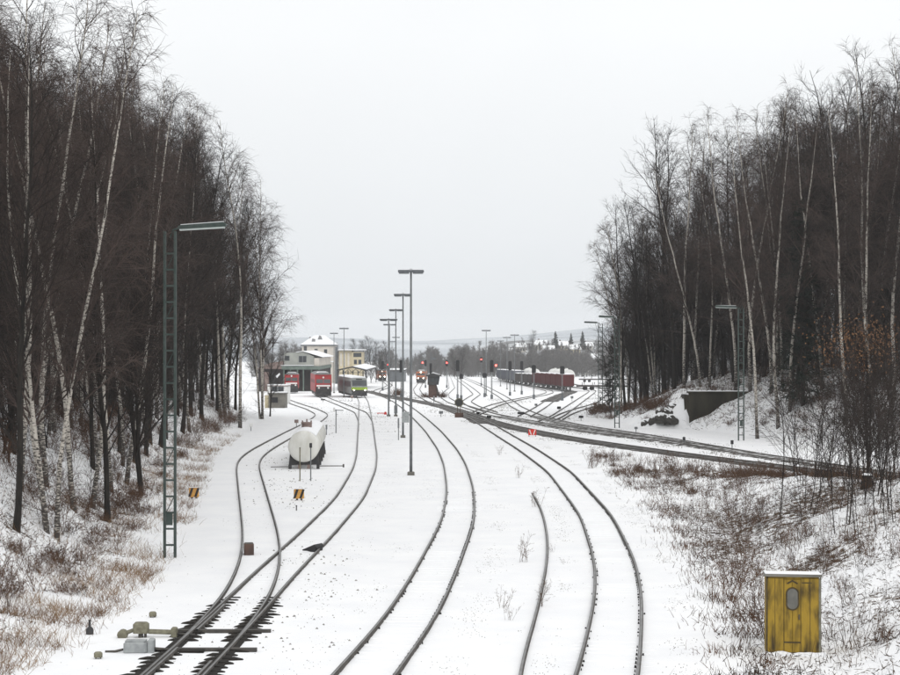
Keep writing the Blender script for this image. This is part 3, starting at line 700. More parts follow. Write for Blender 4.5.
for row, (d0, d1, rad, n) in enumerate([(6, 12, 2.5, 60), (12, 30, 2.5, 110)]):
    for k in range(n * 7):
        Y = r2.uniform(118, 232); d = r2.uniform(d0, d1); X = 15.6 + (d + 1.6 - (Y - 202) * .241) / .97
        if X > .25 * Y + 5 or not free(X, Y, rad): continue
        if Y > 208 and X < 22: continue
        kind = 'b' if r2.random() < .38 else 'd'
        if row == 1 and r2.random() < .07: key, kind = 's1', 's'
        else: key = kind + str(r2.integers(0, 5))
        nm = {'b': 'white birch', 'd': 'dark bare tree', 's': 'dark spruce'}[kind]
        plant(key, (X, Y, float(zt(X, Y)) - .05), '%s %s, %s' % (nm, ['on the slope of the right bank', 'on top of the right bank'][row], zone_right(Y)), 'trees of the right wood',
              r2.uniform(.88, 1.10) * float(np.interp(Y, [118, 165, 185, 232], [1.28, 1.36, 1.30, 1.15])) * (1 if kind != 's' else .8), tilt=(r2.normal() * .03, r2.normal() * .03 - (.03 if row == 0 else 0)))
        cnt += 1
for side, n in (('left', 55), ('right', 70)):
    k = 0
    for _ in range(n * 12):
        if k >= n: break
        if side == 'left': Y = r2.uniform(66, 216); X = float(toeL(Y)) - r2.uniform(6, 18)
        else: Y = r2.uniform(122, 222); X = 15.6 + (r2.uniform(6.5, 20) + 1.6 - (Y - 202) * .241) / .97
        if abs(X) > .25 * Y + 2 or (side == 'right' and ((X < 19.5 and Y > 200) or (23 < X < 32 and 172 < Y < 183))) or not free(X, Y, 1.25): continue
        plant('u%d' % r2.integers(0, 3), (X, Y, float(zt(X, Y)) - .05), 'low twiggy tree under the tall trees of the %s bank, %s' % (side, zone_left(Y) if side == 'left' else zone_right(Y)), 'understorey of the %s wood' % side, r2.uniform(.6, 1.15), tilt=(r2.normal() * .06, r2.normal() * .06)); k += 1

# ------------------------------------------------------------------ saplings and shrubs
def gen_shrub(seed, H, n, spread, k=7, w=.006, droop=0.0):
    g = np.random.default_rng(seed)
    p = np.concatenate([g.normal(size=(n, 2)) * .12 * spread, np.full((n, 1), -.1)], 1)
    d = np.concatenate([g.normal(size=(n, 2)) * .28 * spread, np.ones((n, 1))], 1)
    hh = H * g.uniform(.55, 1.05, n); S = grow(p, d, hh, 6, .07, .02 - droop, g)
    st = tubes(S, (hh * .0035 + .003)[:, None] * np.linspace(1, .35, 6)[None], 3)
    p, d, t, ix = sprout(S, k, .25, 1, .6, g)
    W = grow(p, d, hh[ix] * .32 * (1.1 - .6 * t), 4, .14, 0, g)
    tw = [ribbons(W, np.full((len(ix), 1), w) * np.linspace(1, .5, 4)[None], g)]
    p, d, t, ix = sprout(W, 3, .2, 1, .6, g); tw.append(ribbons(grow(p, d, g.uniform(.1, .35, len(ix)) * H * .3, 3, .15, 0, g), np.full((len(ix), 3), w * .8), g))
    return st, join_np(tw)
def make_shrub(key, name, gen, mat):
    (tv, tf), (cv, cf) = gen; t = thing(name, 'x', 'shrub' if name != 'sapling' else 'sapling')
    np_mesh('stem', tv, tf, mat, t); tag(np_mesh('twigs', cv, cf, mat, t), None, kind='stuff'); protos[key] = t; t['free'] = 1
for i in range(4): make_shrub('sh%d' % i, 'bare_shrub', gen_shrub(400 + i, 1.7, 14, 1.2), 'bramble')
for i in range(3): make_shrub('br%d' % i, 'bramble_bush', gen_shrub(420 + i, 1.0, 26, 2.2, 8, .007, .05), 'bramble')
for i in range(4): make_shrub('sa%d' % i, 'sapling', gen_shrub(440 + i, 5.2, 1, .45, 26, .007), 'twig')
for i in range(3): make_shrub('we%d' % i, 'dead_weed', gen_shrub(460 + i, 1.0, 7, .8, 5, .004), 'weed')
# saplings of the right mound, in front of the outbound line
r3 = np.random.default_rng(21); taken2 = []
def far_enough(x, y, r):
    for a, b in taken2:
        if (a - x) ** 2 + (b - y) ** 2 < r * r: return False
    taken2.append((x, y)); return True
n = 0
for k in range(900):
    Y = r3.uniform(66, 104); px = r3.uniform(778, 925); X = (px - 450) / 1800 * Y
    if dG(X, Y) < 2.5 or n > 90: continue
    if r3.random() > .35 + .65 * sstep(790, 880, px): continue
    if not far_enough(X, Y, .45): continue
    plant('sa%d' % r3.integers(0, 4), (X, Y, float(zt(X, Y))), 'thin dark sapling in the thicket at the right, %s' % ('left part' if px < 825 else 'middle part' if px < 865 else 'by the picture edge'), 'saplings on the right mound', r3.uniform(.85, 1.75), tilt=(r3.normal() * .05, r3.normal() * .06)); n += 1
def wood_sapling(n, fn, lab, grp):
    k = 0
    for _ in range(n * 12):
        if k >= n: break
        X, Y = fn()
        if abs(X) > .25 * Y + 1 or not far_enough(X, Y, .9): continue
        plant('sa%d' % r3.integers(0, 4), (X, Y, float(zt(X, Y))), lab(Y), grp, r3.uniform(.6, 1.5), tilt=(r3.normal() * .09, r3.normal() * .09)); k += 1
def _fl():
    Y = r3.uniform(60, 215); return float(toeL(Y)) - r3.uniform(3, 13), Y
def _fr():
    Y = r3.uniform(122, 205); return 15.6 + (r3.uniform(5, 20) + 1.6 - (Y - 202) * .241) / .97, Y
wood_sapling(55, _fl, lambda Y: 'thin bare sapling under the trees of the left bank, %s' % zone_left(Y), 'saplings in the left wood')
wood_sapling(55, _fr, lambda Y: 'thin bare sapling under the trees of the right bank, %s' % zone_right(Y), 'saplings in the right wood')
# shrubs: left bank, right mound, far bank
def scatter(keys, count, fn, name_fn, group, s0, s1, rad):
    n = 0; t = 0
    while n < count and t < count * 30:
        t += 1; q = fn()
        if q is None or not far_enough(q[0], q[1], rad): continue
        plant(keys[r3.integers(0, len(keys))], (q[0], q[1], float(zt(q[0], q[1]))), name_fn(q), group, r3.uniform(s0, s1), tilt=(r3.normal() * .08, r3.normal() * .08)); n += 1
def f_left():
    Y = r3.uniform(46, 150) if r3.random() < .75 else r3.uniform(150, 215); X = float(toeL(Y)) - abs(r3.normal() * 5.0) - 1.6
    if X < -.25 * Y - 1.5: return None
    if fbm(np.array(X / 5), np.array(Y / 7), 61) < .44: return None
    return X, Y
scatter(['sh0', 'sh1', 'sh2', 'sh3'], 120, f_left, lambda q: 'leafless reddish brown shrub on the left bank, %s' % zone_left(q[1]), 'shrubs on the left bank', .6, 1.25, .8)
scatter(['br0', 'br1', 'br2'], 60, f_left, lambda q: 'tangled dark bramble on the left bank, %s' % zone_left(q[1]), 'brambles on the left bank', .6, 1.2, .8)
def f_toe():
    Y = 46 + 120 * r3.random() ** 1.3; X = float(toeL(Y)) - r3.uniform(1.2, 4.5)
    if X < -.25 * Y - 1 or fbm(np.array(X / 3), np.array(Y / 5), 63) < .47: return None
    return X, Y
scatter(['br0', 'br1', 'br2', 'sh3'], 50, f_toe, lambda q: 'red brown brush at the foot of the left bank, %s' % zone_left(q[1]), 'brush along the foot of the left bank', .45, .85, .5)
def f_band():                                     # brown thicket along the near side of the outbound line
    px = r3.uniform(585, 880); py = np.interp(px, [585, 640, 700, 780, 880], [460, 474, 482, 490, 499]) + r3.normal() * 6.5
    q = hit0(px, py); 
    if dG(q[0], q[1]) < 4.0: return None
    return q[0], q[1]
scatter(['br0', 'br1', 'br2', 'sh0'], 100, f_band, lambda q: 'red brown bramble along the near side of the dark outbound track', 'brambles beside the outbound track', .5, .95, .55)
def f_mound():
    Y = r3.uniform(44, 95); X = float(edgeR(Y)) + r3.uniform(.6, 11)
    if X > .25 * Y + 1 or dG(X, Y) < 4: return None
    if abs(X - 9) < 1.4 and abs(Y - 47) < 2.5: return None
    if fbm(np.array(X / 3), np.array(Y / 4), 67) < .42: return None
    return X, Y
scatter(['we0', 'we1', 'we2', 'sh2'], 70, f_mound, lambda q: 'dead brown weed on the snowy mound %s' % ('around the yellow hut' if q[1] < 60 else 'behind the yellow hut'), 'weeds on the right mound', .6, 1.3, .5)
def f_shoot():
    Y = r3.uniform(44, 84); X = float(edgeR(Y)) + r3.uniform(3, 12)
    if X > .25 * Y + .6 or dG(X, Y) < 6 or (abs(X - 9) < 1.3 and Y < 52): return None
    return X, Y
scatter(['sa0', 'sa1', 'sa2', 'sa3'], 75, f_shoot, lambda q: 'short dark shoot standing on the snowy mound %s' % ('beside the yellow hut' if q[1] < 56 else 'below the sapling thicket'), 'young shoots on the right mound', .16, .38, .35)
scatter(['br0', 'br1', 'sh1'], 28, f_shoot, lambda q: 'dark bramble clump on the snowy mound %s' % ('beside the yellow hut' if q[1] < 56 else 'below the sapling thicket'), 'bramble clumps on the right mound', .4, .75, .7)
def f_far():
    Y = r3.uniform(125, 205); X = 15.6 + (r3.uniform(1.0, 14) + 1.6 - (Y - 202) * .241) / .97
    if X > .25 * Y + 1 or (23 < X < 31 and Y > 170): return None
    return X, Y
scatter(['sh0', 'sh1', 'br1', 'br2'], 90, f_far, lambda q: 'bare shrub on the snowy slope of the right bank, %s' % zone_right(q[1]), 'shrubs on the right bank', .6, 1.2, .8)
def f_nose():
    px = r3.uniform(590, 668); py = np.interp(px, [590, 668], [414, 408]) + r3.uniform(-5, 2); q = hit(px, py); return q[0], q[1]
scatter(['br0', 'br1', 'br2'], 38, f_nose, lambda q: 'rust brown bramble on the low mound left of the rocks', 'brambles at the bank end', .9, 1.5, .4)
# weeds that stand alone in the snow between the rails
for k, (px, py, s, lab) in enumerate([(503, 607, .85, 'tuft of dead grass in the snow left of the lone rail'), (541, 607, 1.15, 'thin dead weed right of the lone rail'), (526, 562, 1.3, 'thin dead weed left of the upper lone rail'), (537, 507, 1.3, 'thin dead weed at the buried end of the lone rail'),
                                      (500, 455, 1.0, 'pale dead weed between the two curving tracks, farther one'), (519, 478, 1.0, 'pale dead weed between the two curving tracks, nearer one'), (552, 552, .45, 'tiny weed beside the lone rail'), (507, 620, .7, 'short weed in front of the grass tuft')]):
    plant('we%d' % (k % 3), hit0(px, py), lab, None, s)

# ------------------------------------------------------------------ dry grass, weeds and litter that nobody could count
def blades(X, Y, L, W, lean, S, mat, name, label, cat):
    n = len(X); p = np.stack([X, Y, zt(X, Y) - .03], -1)
    d = np.concatenate([r3.normal(size=(n, 2)) * lean, np.ones((n, 1))], 1)
    P = grow(p, d, L, S, .18, -.10, r3)
    v, f = ribbons(P, W[:, None] * np.linspace(1, .3, S)[None], r3)
    return tag(np_mesh(name, v, f, mat), label, cat, kind='stuff')
def tufted(n, fy, fx, thr, sc, seed):
    Y = fy(n); X = fx(Y, n); m = (fbm(X / sc, Y / sc, seed) + r3.normal(size=n) * .09 > thr) & (np.abs(X) < .25 * Y + 1.5)
    c = (r3.random(n) < .8); cell = .5                # pull blades together into tufts
    X2 = np.where(c, np.round(X / cell + vnoise(X * 3, Y * 3, 5)) * cell + r3.normal(size=n) * .12, X); Y2 = np.where(c, np.round(Y / cell + vnoise(Y * 3, X * 3, 6)) * cell + r3.normal(size=n) * .12, Y)
    return X2[m], Y2[m]
X, Y = tufted(62000, lambda n: 42 + 120 * r3.random(n) ** 1.6, lambda Y, n: toeL(Y) - np.abs(r3.normal(size=n)) * 3.0 + .4, .52, 2.0, 51)
blades(X, Y, r3.uniform(.18, .60, len(X)), r3.uniform(.004, .008, len(X)), .55, 3, 'grass', 'dry_grass', 'straw coloured dry grass poking through snow along the left bank', 'grass')
X, Y = tufted(30000, lambda n: 60 + 140 * r3.random(n), lambda Y, n: toeL(Y) - r3.uniform(2, 14, n), .52, 4, 53)
blades(X, Y, r3.uniform(.3, 1.1, len(X)), r3.uniform(.004, .008, len(X)), .45, 3, 'bramble', 'undergrowth', 'dark brown leafless undergrowth on the left bank', 'undergrowth')
X, Y = tufted(20000, lambda n: 39 + 89 * r3.random(n) ** 1.3, lambda Y, n: edgeR(Y) + r3.uniform(0, 10, n), .56, 2.6, 55)
m = (dG(X, Y) > 2) & ~((np.abs(X - 9) < .9) & (np.abs(Y - 47.5) < 1.2)); X, Y = X[m], Y[m]
blades(X, Y, r3.uniform(.2, .75, len(X)), r3.uniform(.005, .011, len(X)), .16, 3, 'weed', 'dead_weeds', 'thin brown weed stalks standing in the snow of the right mound', 'weeds')
X, Y = tufted(13000, lambda n: 39 + 94 * r3.random(n) ** 1.2, lambda Y, n: edgeR(Y) + r3.normal(size=n) * .55 + .4, .47, 1.4, 57)
blades(X, Y, r3.uniform(.12, .40, len(X)), r3.uniform(.006, .014, len(X)), .45, 3, 'bramble', 'withered_grass', 'withered brown grass edging the snow right of the curving track', 'grass')
X, Y = tufted(40000, lambda n: 120 + 90 * r3.random(n), lambda Y, n: 15.6 + (r3.uniform(.5, 20, n) + 1.6 - (Y - 202) * .241) / .97, .46, 3, 59)
blades(X, Y, r3.uniform(.2, .8, len(X)), r3.uniform(.005, .010, len(X)), .6, 3, 'bramble', 'undergrowth', 'dark undergrowth speckling the snow of the right bank', 'undergrowth')
def litter(n, fX, size, name, label):
    X, Y = fX(n); m = (litter_level(X, Y) + r3.normal(size=len(X)) * .10 > .30) & (np.abs(X) < .25 * Y + 1.5); X, Y = X[m], Y[m]; n = len(X)
    p = np.stack([X, Y, zt(X, Y) + r3.uniform(0, .05, n)], -1); d = np.concatenate([r3.normal(size=(n, 2)), np.abs(r3.normal(size=(n, 1))) * .35], 1)
    P = grow(p, d, r3.uniform(.08, .32, n) * size, 3, .3, 0, r3)
    v, f = ribbons(P, (size * r3.uniform(.006, .020, n))[:, None] * np.array([[.6, 1, .4]]), r3)
    tag(np_mesh(name, v, f, 'litter'), label, 'litter', kind='stuff')
def fl(n): Y = 44 + 165 * r3.random(n) ** 1.3; return toeL(Y) - 1.0 - 15 * r3.random(n), Y
litter(95000, fl, .75, 'fallen_branches', 'dark leaf litter and fallen twigs on the left bank')
def fm(n): Y = 39 + 69 * r3.random(n); return edgeR(Y) + 11 * r3.random(n), Y
litter(36000, fm, .75, 'leaf_litter', 'brown leaf litter on the right mound')
def ff(n): Y = 120 + 90 * r3.random(n); return 15.6 + (22 * r3.random(n) + 1.6 - (Y - 202) * .241) / .97, Y
litter(36000, ff, 1.6, 'leaf_litter', 'dark leaf litter between the snow on the right bank')
# beech leaves that still hang on a young tree at the right edge
g = np.random.default_rng(77); bt = plant('dm0', spot(866, 86), 'young beech with rust coloured dead leaves near the right edge', None, .52)
n = 1100; c = np.array([.5, 0, 12.2]) + g.normal(size=(n, 3)) * np.array([2.0, 2.0, 1.3])
P = grow(c, g.normal(size=(n, 3)) + np.array([0, 0, -.5]), np.full(n, .22), 3, .2, 0, g)
v, f = ribbons(P, np.full((n, 1), .065) * np.array([[.4, 1, .2]]), g); np_mesh('leaves', v, f, 'leaf', bt)

# ------------------------------------------------------------------ lamps
def flood_mast(px, Y, h, label, w=1.62, base=None, extra=None):
    X = (px - CX) / F_PX * Y; t = thing('floodlight_mast', label, 'lamp mast', (X, Y, float(z0(Y))), random.uniform(-.05, .05), 'floodlight masts of the yard')
    MB().tube([(0, 0, -.2), (0, 0, h * .5), (0, 0, h)], [.10, .085, .06], 10).build('pole', 'grey_steel', t, True)
    MB().bbox(-.22, .22, -.22, .22, -.1, .22, .03).build('footing', 'concrete', t)
    MB().bbox(-w / 2, w / 2, -.20, .20, h - .02, h + .13, .03).build('lamp_bar', 'lamp_grey', t)
    for s in (-1, 1):
        a = s * w * .27; q = MB().bbox(a - w * .2, a + w * .2, -.23, .23, h - .10, h - .022, .02).build('floodlight', 'lamp_grey', t)
        MB().box(a - w * .17, a + w * .17, -.19, .19, h - .115, h - .102).build('glass', 'lamp_glass', q)
    MB().bbox(-.10, .10, -.12, .12, h + .132, h + .20, .03).build('cap', 'grey_steel', t)
    MB().box(-w / 2 + .02, w / 2 - .02, -.18, .18, h + .131, h + .16).build('snow_cap', 'snow', t)
    MB().bbox(-.07, .07, -.17, -.10, 1.0, 1.35, .01).build('service_hatch', 'lamp_grey', t)
    return t
flood_mast(411, 113, 12.75, 'nearest and tallest looking T-shaped floodlight mast in the middle')
m2 = flood_mast(403, 160, 12.65, 'second T-shaped floodlight mast, with a mesh board low on its pole')
m3 = flood_mast(395.8, 214, 12.6, 'third T-shaped floodlight mast, carrying a grey box near its foot')
flood_mast(388.6, 214, 11.45, 'fourth T-shaped floodlight mast, a red marker lying at its foot', 2.1)
flood_mast(389.6, 296, 12.6, 'fifth T-shaped floodlight mast, just above the fourth mast pole', 2.1)
flood_mast(396, 440, 12.7, 'distant small T-shaped floodlight mast right of the orange locomotive', 1.9)
flood_mast(392, 520, 12.7, 'farthest tiny T-shaped floodlight mast of the central row', 1.9)
flood_mast(344, 332, 12.7, 'T-shaped floodlight mast above the green railcar', 1.75)
flood_mast(334, 383, 12.7, 'T-shaped floodlight mast above the red locomotive beside the station', 1.75)
flood_mast(486.2, 347, 12.6, 'T-shaped floodlight mast standing alone right of the signal cabin', 1.75)
flood_mast(514.6, 405, 12.7, 'T-shaped floodlight mast over the grey wagons, right one of three', 2.0)
flood_mast(507, 442, 12.7, 'T-shaped floodlight mast over the grey wagons, middle one of three', 2.0)
flood_mast(500.5, 505, 12.7, 'T-shaped floodlight mast over the grey wagons, left one of three', 2.0)
MB().bbox(-.10, .55, -.12, -.08, 1.35, 2.3, .01).build('mesh_board', 'zinc', m2)
MB().bbox(-.2, .2, -.33, -.08, .35, 1.3, .02).build('switch_box', 'grey_steel', m3)

def lattice_mast(px, Y, h, sgn, arm, label, wide=.40, dz=None, bat=.62, tilt=.05):
    p = spot(px, Y); z = float(p[2]) if dz is None else dz
    t = thing('lattice_lamp_mast', label, 'lamp mast', (p[0], Y, z - .05), 0, 'lattice lamp masts')
    for s in (-1, 1):                              # two channel posts
        x = s * wide / 2; i = -s * .05
        MB().prism([(x - .045, -.09), (x + .045, -.09), (x + .045, -.06), (x + .045 * (1 if s > 0 else 1), .06), (x + .045, .09), (x - .045, .09)], -.3, h, 'z').build('post', 'green_steel', t)
    k = 0
    for z in np.arange(.5, h - .3, bat):
        MB().box(-wide / 2 + .046, wide / 2 - .046, -.085, -.045, z, z + .07).build('batten', 'green_steel', t)
        if k % 3 == 2:
            a = np.array([-wide / 2 + .046, -.03, z]); b = np.array([wide / 2 - .046, -.03, z + bat]); MB().tube([a, b], .018, 5).build('brace', 'green_steel', t)
        k += 1
    x1 = sgn * (wide / 2 + arm)
    MB().tube([(0, 0, h - .25), (sgn * .12, 0, h + .05), (sgn * (wide / 2 + .15), 0, h + .12), (sgn * (wide / 2 + .5), 0, h + .14)], .04, 8).build('bracket', 'green_steel', t)
    xa, xb = sorted((sgn * (wide / 2 + .12), x1)); zb = h + .08
    lum = MB()
    q = [(xa, zb), (xb, zb + tilt), (xb, zb + tilt + .12), (xb - .1, zb + tilt + .17), (xa + .1, zb + .15), (xa, zb + .10)] if sgn > 0 else [(xa, zb + tilt), (xb, zb), (xb, zb + .10), (xb - .1, zb + .15), (xa + .1, zb + tilt + .17), (xa, zb + tilt + .12)]
    lum.prism(q, -.17, .17, 'y'); lo = lum.build('luminaire', 'green_steel', t)
    g0 = (zb, zb + tilt) if sgn > 0 else (zb + tilt, zb)
    MB().prism([(xa + .06, g0[0] - .055), (xb - .06, g0[1] - .055), (xb - .06, g0[1] - .004), (xa + .06, g0[0] - .004)], -.14, .14, 'y').build('diffuser', 'lamp_glass', lo)
    MB().prism([(xa + .1, g0[0] + .155), (xb - .1, g0[1] + .175), (xb - .1, g0[1] + .20), (xa + .1, g0[0] + .18)], -.13, .13, 'y').build('snow_cap', 'snow', lo)
    MB().bbox(-.12, .12, -.16, -.09, 1.3, 1.75, .01).build('fuse_box', 'green_steel', t)
    return t
lattice_mast(170, 69, 12.55, 1, 1.95, 'tall green lattice lamp mast in front of the left wood', .40, tilt=.10)
lattice_mast(741, 155, 11.4, -1, 2.0, 'green lattice lamp mast at the foot of the right bank', .45)
lattice_mast(617, 180, 11.0, -1, 1.6, 'lattice lamp mast in front of the left end of the right wood', .45)
lattice_mast(600.5, 240, 11.6, -1, 1.9, 'lattice lamp mast behind the bramble mound, farther than its twin', .55)

# ------------------------------------------------------------------ signals
def signal(px, Y, ztop_px, head_h, label, kind='main', lit=None, hw=.62):
    X = (px - CX) / F_PX * Y; zg = float(z0(Y)); h = CAMZ - (ztop_px - HY) / F_PX * Y - zg
    t = thing('light_signal', label, 'signal', (X, Y, zg), 0, 'light signals of the yard')
    MB().tube([(0, .05, -.2), (0, .05, h - head_h * .5)], [.075, .06], 8).build('mast', 'grey_steel', t, True)
    MB().bbox(-.22, .22, -.2, .3, -.1, .75, .03).build('relay_box', 'lamp_grey', t)
    MB().prism([(-hw / 2, h - head_h), (hw / 2, h - head_h), (hw / 2, h - .15), (hw / 2 - .15, h), (-hw / 2 + .15, h), (-hw / 2, h - .15)], -.13, 0, 'y').build('signal_head', 'black', t)
    for k in range(2 if kind == 'main' else 1):
        z = h - head_h * (.3 + .4 * k); q = MB().tube([(0, -.30, z), (0, -.131, z)], [.13, .11], 10).build('hood', 'black', t)
    if lit is not None:
        lx = lit; MB().tube([(lx, -.36, h - head_h * .45), (lx, -.305, h - head_h * .45)], [.17, .17], 12).build('red_light', 'light_red', t)
        if abs(lx) > .2: MB().box(min(0, lx), max(0, lx), -.10, -.04, h - head_h * .45 - .06, h - head_h * .45 + .06).build('bracket', 'black', t); MB().tube([(lx, -.30, h - head_h * .45), (lx, -.04, h - head_h * .45)], .22, 12).build('lamp_case', 'black', t)
    lad = MB()
    for s in (-.14, .14): lad.tube([(s, .22, .2), (s, .16, h - head_h)], .015, 4)
    for z in np.arange(.5, h - head_h, .5): lad.tube([(-.14, .2, z), (.14, .2, z)], .012, 4)
    lad.build('ladder', 'grey_steel', t)
    return t
signal(457.6, 322, 360, 2.0, 'tall black signal just right of the signal cabin')
signal(461.2, 312, 374, .85, 'short black signal beside a tall one right of the cabin', 'dwarf', hw=.7)
signal(491.7, 318, 360, 2.1, 'black signal with a glowing red lamp in front of the grey wagons', lit=.75)
signal(484.6, 335, 373, .9, 'short black signal before the lone floodlight mast', 'dwarf', hw=.8)
signal(510, 350, 361, 1.8, 'black signal before the grey wagons, left of a matching one')
signal(521.7, 366, 361, 1.8, 'black signal between the grey and the red wagons')
signal(533.8, 318, 365, 1.35, 'black square signal in front of the white tank end', 'dwarf', hw=.75)
signal(562.2, 303, 366, 1.35, 'black square signal in front of the nearest red wagon', 'dwarf', hw=.75)
signal(401.2, 335, 360, 2.3, 'tall black signal left of the far orange locomotive')
signal(382.6, 420, 361, 1.9, 'dark signal above the orange locomotive with three headlights', lit=1.35)
signal(425.5, 470, 360, 1.6, 'small signal showing red left of the signal cabin', lit=-.75)
signal(446.8, 470, 360, 1.6, 'signal showing red right of the signal cabin', lit=0.0)
signal(481.3, 520, 357, 1.6, 'farther small signal showing a dim red light', lit=0.0)
# ground-level signals and marker posts
def dwarf(px, py, h, w, label, mat='black', name='marker_post'):
    p = hit0(px, py); t = thing(name, label, 'post', p, random.uniform(-.2, .2), 'small posts of the yard')
    MB().tube([(0, 0, -.15), (0, 0, h * .75)], .04, 7).build('stem', 'grey_steel', t)
    MB().bbox(-w / 2, w / 2, -.08, .08, h * .55, h, .03).build('head', mat, t)
    MB().box(-w / 2 + .03, w / 2 - .03, -.07, .07, h + .001, h + .04).build('snow_cap', 'snow', t)
    return t
for px, py, h, w, lab, mt in [(434, 406, 1.4, .22, 'grey post beside the track left of the octagonal board', 'grey_steel'), (398.5, 440, 1.9, .14, 'thin grey post at the foot of the boxed floodlight mast', 'grey_steel'),
        (296.5, 427, .75, .40, 'stout brown post left of the white tank', 'rose_roof'), (251, 431, .75, .30, 'short white post at the edge of the left bank', 'white'),
        (326.5, 435, .95, .16, 'short grey post right of the white tank', 'grey_steel'), (559, 412, .7, .5, 'low dark signal box among the yard rails', 'black'),
        (572, 401.5, .9, .45, 'squat grey box left of the yard rails before the brambles', 'grey_steel'), (581, 421, .6, .5, 'low dark box at the far side of the outbound tracks', 'black'),
        (536, 408, .6, .4, 'low box between the diverging yard rails', 'grey_steel'), (521, 417, .6, .8, 'dark point machine cover among the yard rails', 'black'),
        (489, 421, .6, .5, 'dark point machine at the crossing of the main tracks', 'black'), (478, 417, .6, .4, 'dark point lever left of the main crossing', 'black'),
        (441, 417, .7, .5, 'low box beside the octagonal board', 'grey_steel'), (352, 401, .9, .5, 'rusty brown box in front of the green railcar', 'rose_roof'), (323, 402, .5, .7, 'dark lump of a buffer stop before the red locomotive', 'black'),
        (732, 449, .7, .22, 'small dark post below the right bank lamp', 'black'), (684, 444, .6, .2, 'small dark post beside the outbound tracks', 'black'), (595, 409, .9, .5, 'box at the left end of the bramble mound', 'rose_roof'), (636, 432, .5, .3, 'stub post beside the outbound track', 'grey_steel')]:
    dwarf(px, py, h, w, lab, mt)
# pole with a cross arm
p = hit0(336, 433); t = thing('signal_pole', 'slim grey pole with a short cross arm right of the tank', 'pole', p)
MB().tube([(0, 0, -.2), (0, 0, 2.2)], .05, 7).build('pole', 'grey_steel', t); MB().tube([(-.2, 0, 2.15), (.7, 0, 2.12)], .045, 6).build('arm', 'grey_steel', t); MB().bbox(-.25, -.1, -.06, .06, 2.0, 2.4, .02).build('lamp', 'white', t)
# octagonal board seen from behind
p = hit0(459, 417.5); t = thing('signal_board', 'dark octagonal board on a rust brown stand at the centre of the yard', 'signal board', p)
o8 = [(.52 * math.cos(R(22.5 + 45 * k)) * 1.05, 1.75 + .55 * math.sin(R(22.5 + 45 * k))) for k in range(8)]
MB().prism(o8, -.06, .0, 'y').build('board', 'olive', t); MB().prism([(x * .8, 1.75 + (z - 1.75) * .8) for x, z in o8], -.075, -.061, 'y').build('face', 'loco_dark', t)
for s in (-.16, .16): MB().tube([(s, .03, -.2), (s, .03, 1.4)], .045, 6).build('leg', 'brick', t)
MB().bbox(-.5, .5, -.2, .25, -.1, .55, .03).build('stand', 'brick', t)
# red marker board and red bar
p = hit0(532.3, 436.5); t = thing('warning_board', 'red and white warning board beside the dark outbound track', 'sign', p)
MB().box(-.36, .36, -.03, .0, .12, .66).build('board', 'signal_red', t)
for s in (-1, 1): MB().prism([(s * .05, .17), (s * .14, .17), (s * .30, .61), (s * .21, .61)], -.036, -.031, 'y').build('white_stroke', 'white', t)
MB().tube([(-.3, .02, -.1), (-.3, .02, .2)], .03, 6).build('foot', 'iron', t); MB().tube([(.3, .02, -.1), (.3, .02, .2)], .03, 6).build('foot', 'iron', t)
p = hit0(383, 414.5); t = thing('red_marker', 'low red marker bar lying in snow at a floodlight mast', 'marker', p)
MB().bbox(-.75, .45, -.06, .06, .12, .22, .02).build('bar', 'signal_red', t); MB().prism([(.1, 0), (.5, 0), (.4, .34), (.2, .34)], -.1, .1, 'y').build('block', 'signal_red', t); MB().box(-.65, -.58, -.05, .05, -.05, .12).build('foot', 'iron', t)

# ------------------------------------------------------------------ foreground track furniture
def stripe_plate(px, py, label):
    p = hit0(px, py); t = thing('stop_plate', label, 'sign', p, 0, 'striped stop plates')
    w = .27; MB().bbox(-w, w, -.05, .05, .08, .58, .04).build('plate', 'orange', t)
    for dx in (-.14, .18): MB().prism([(dx - .16, .10), (dx - .03, .10), (dx + .13, .56), (dx + 0.0, .56)], -.056, -.051, 'y').build('black_stripe', 'black', t)
    MB().box(-.15, -.05, -.04, .04, -.1, .08).build('foot', 'iron', t); MB().box(.08, .18, -.04, .04, -.1, .08).build('foot', 'iron', t)
    MB().box(-w + .04, w - .04, -.045, .045, .581, .60).build('snow_cap', 'snow', t)
stripe_plate(194, 498.5, 'orange plate with black slanting stripes right of the lattice lamp mast')
stripe_plate(299, 500, 'orange plate with black slanting stripes in front of the white tank')
p = hit0(249, 554); t = thing('track_box', 'brown box between the diverging rails of the left tracks', 'box', p, R(8))
MB().bbox(-.19, .19, -.28, .28, -.05, .42, .03).build('body', 'brick', t); MB().box(-.16, .16, -.25, .25, .421, .435).build('lid', 'iron', t); MB().box(-.20, -.192, -.1, .1, .1, .3).build('hinge', 'iron', t)
p = hit0(312, 551); t = thing('derailer', 'dark tilted plate lying beside the rail of the long left track', 'derailer', p, R(-25))
MB().prism([(-.30, .0), (.28, .0), (.34, .22), (.26, .30), (-.22, .10)], -.28, .34, 'y').build('plate', 'black', t); MB().prism([(-.10, .10), (.16, .19), (.16, .222), (-.10, .132)], -.15, .2, 'y').build('snow_patch', 'snow', t); MB().box(-.4, .4, -.05, .05, -.05, .06).build('base', 'iron', t)
p = hit0(296.5, 510.5); t = thing('stub_post', 'tiny dark stub poking out of the snow below the striped plate', 'post', p); MB().tube([(0, 0, -.1), (0, 0, .22)], .03, 6).build('stem', 'iron', t); MB().tube([(0, 0, .22), (0, 0, .26)], .045, 6).build('cap', 'black', t)
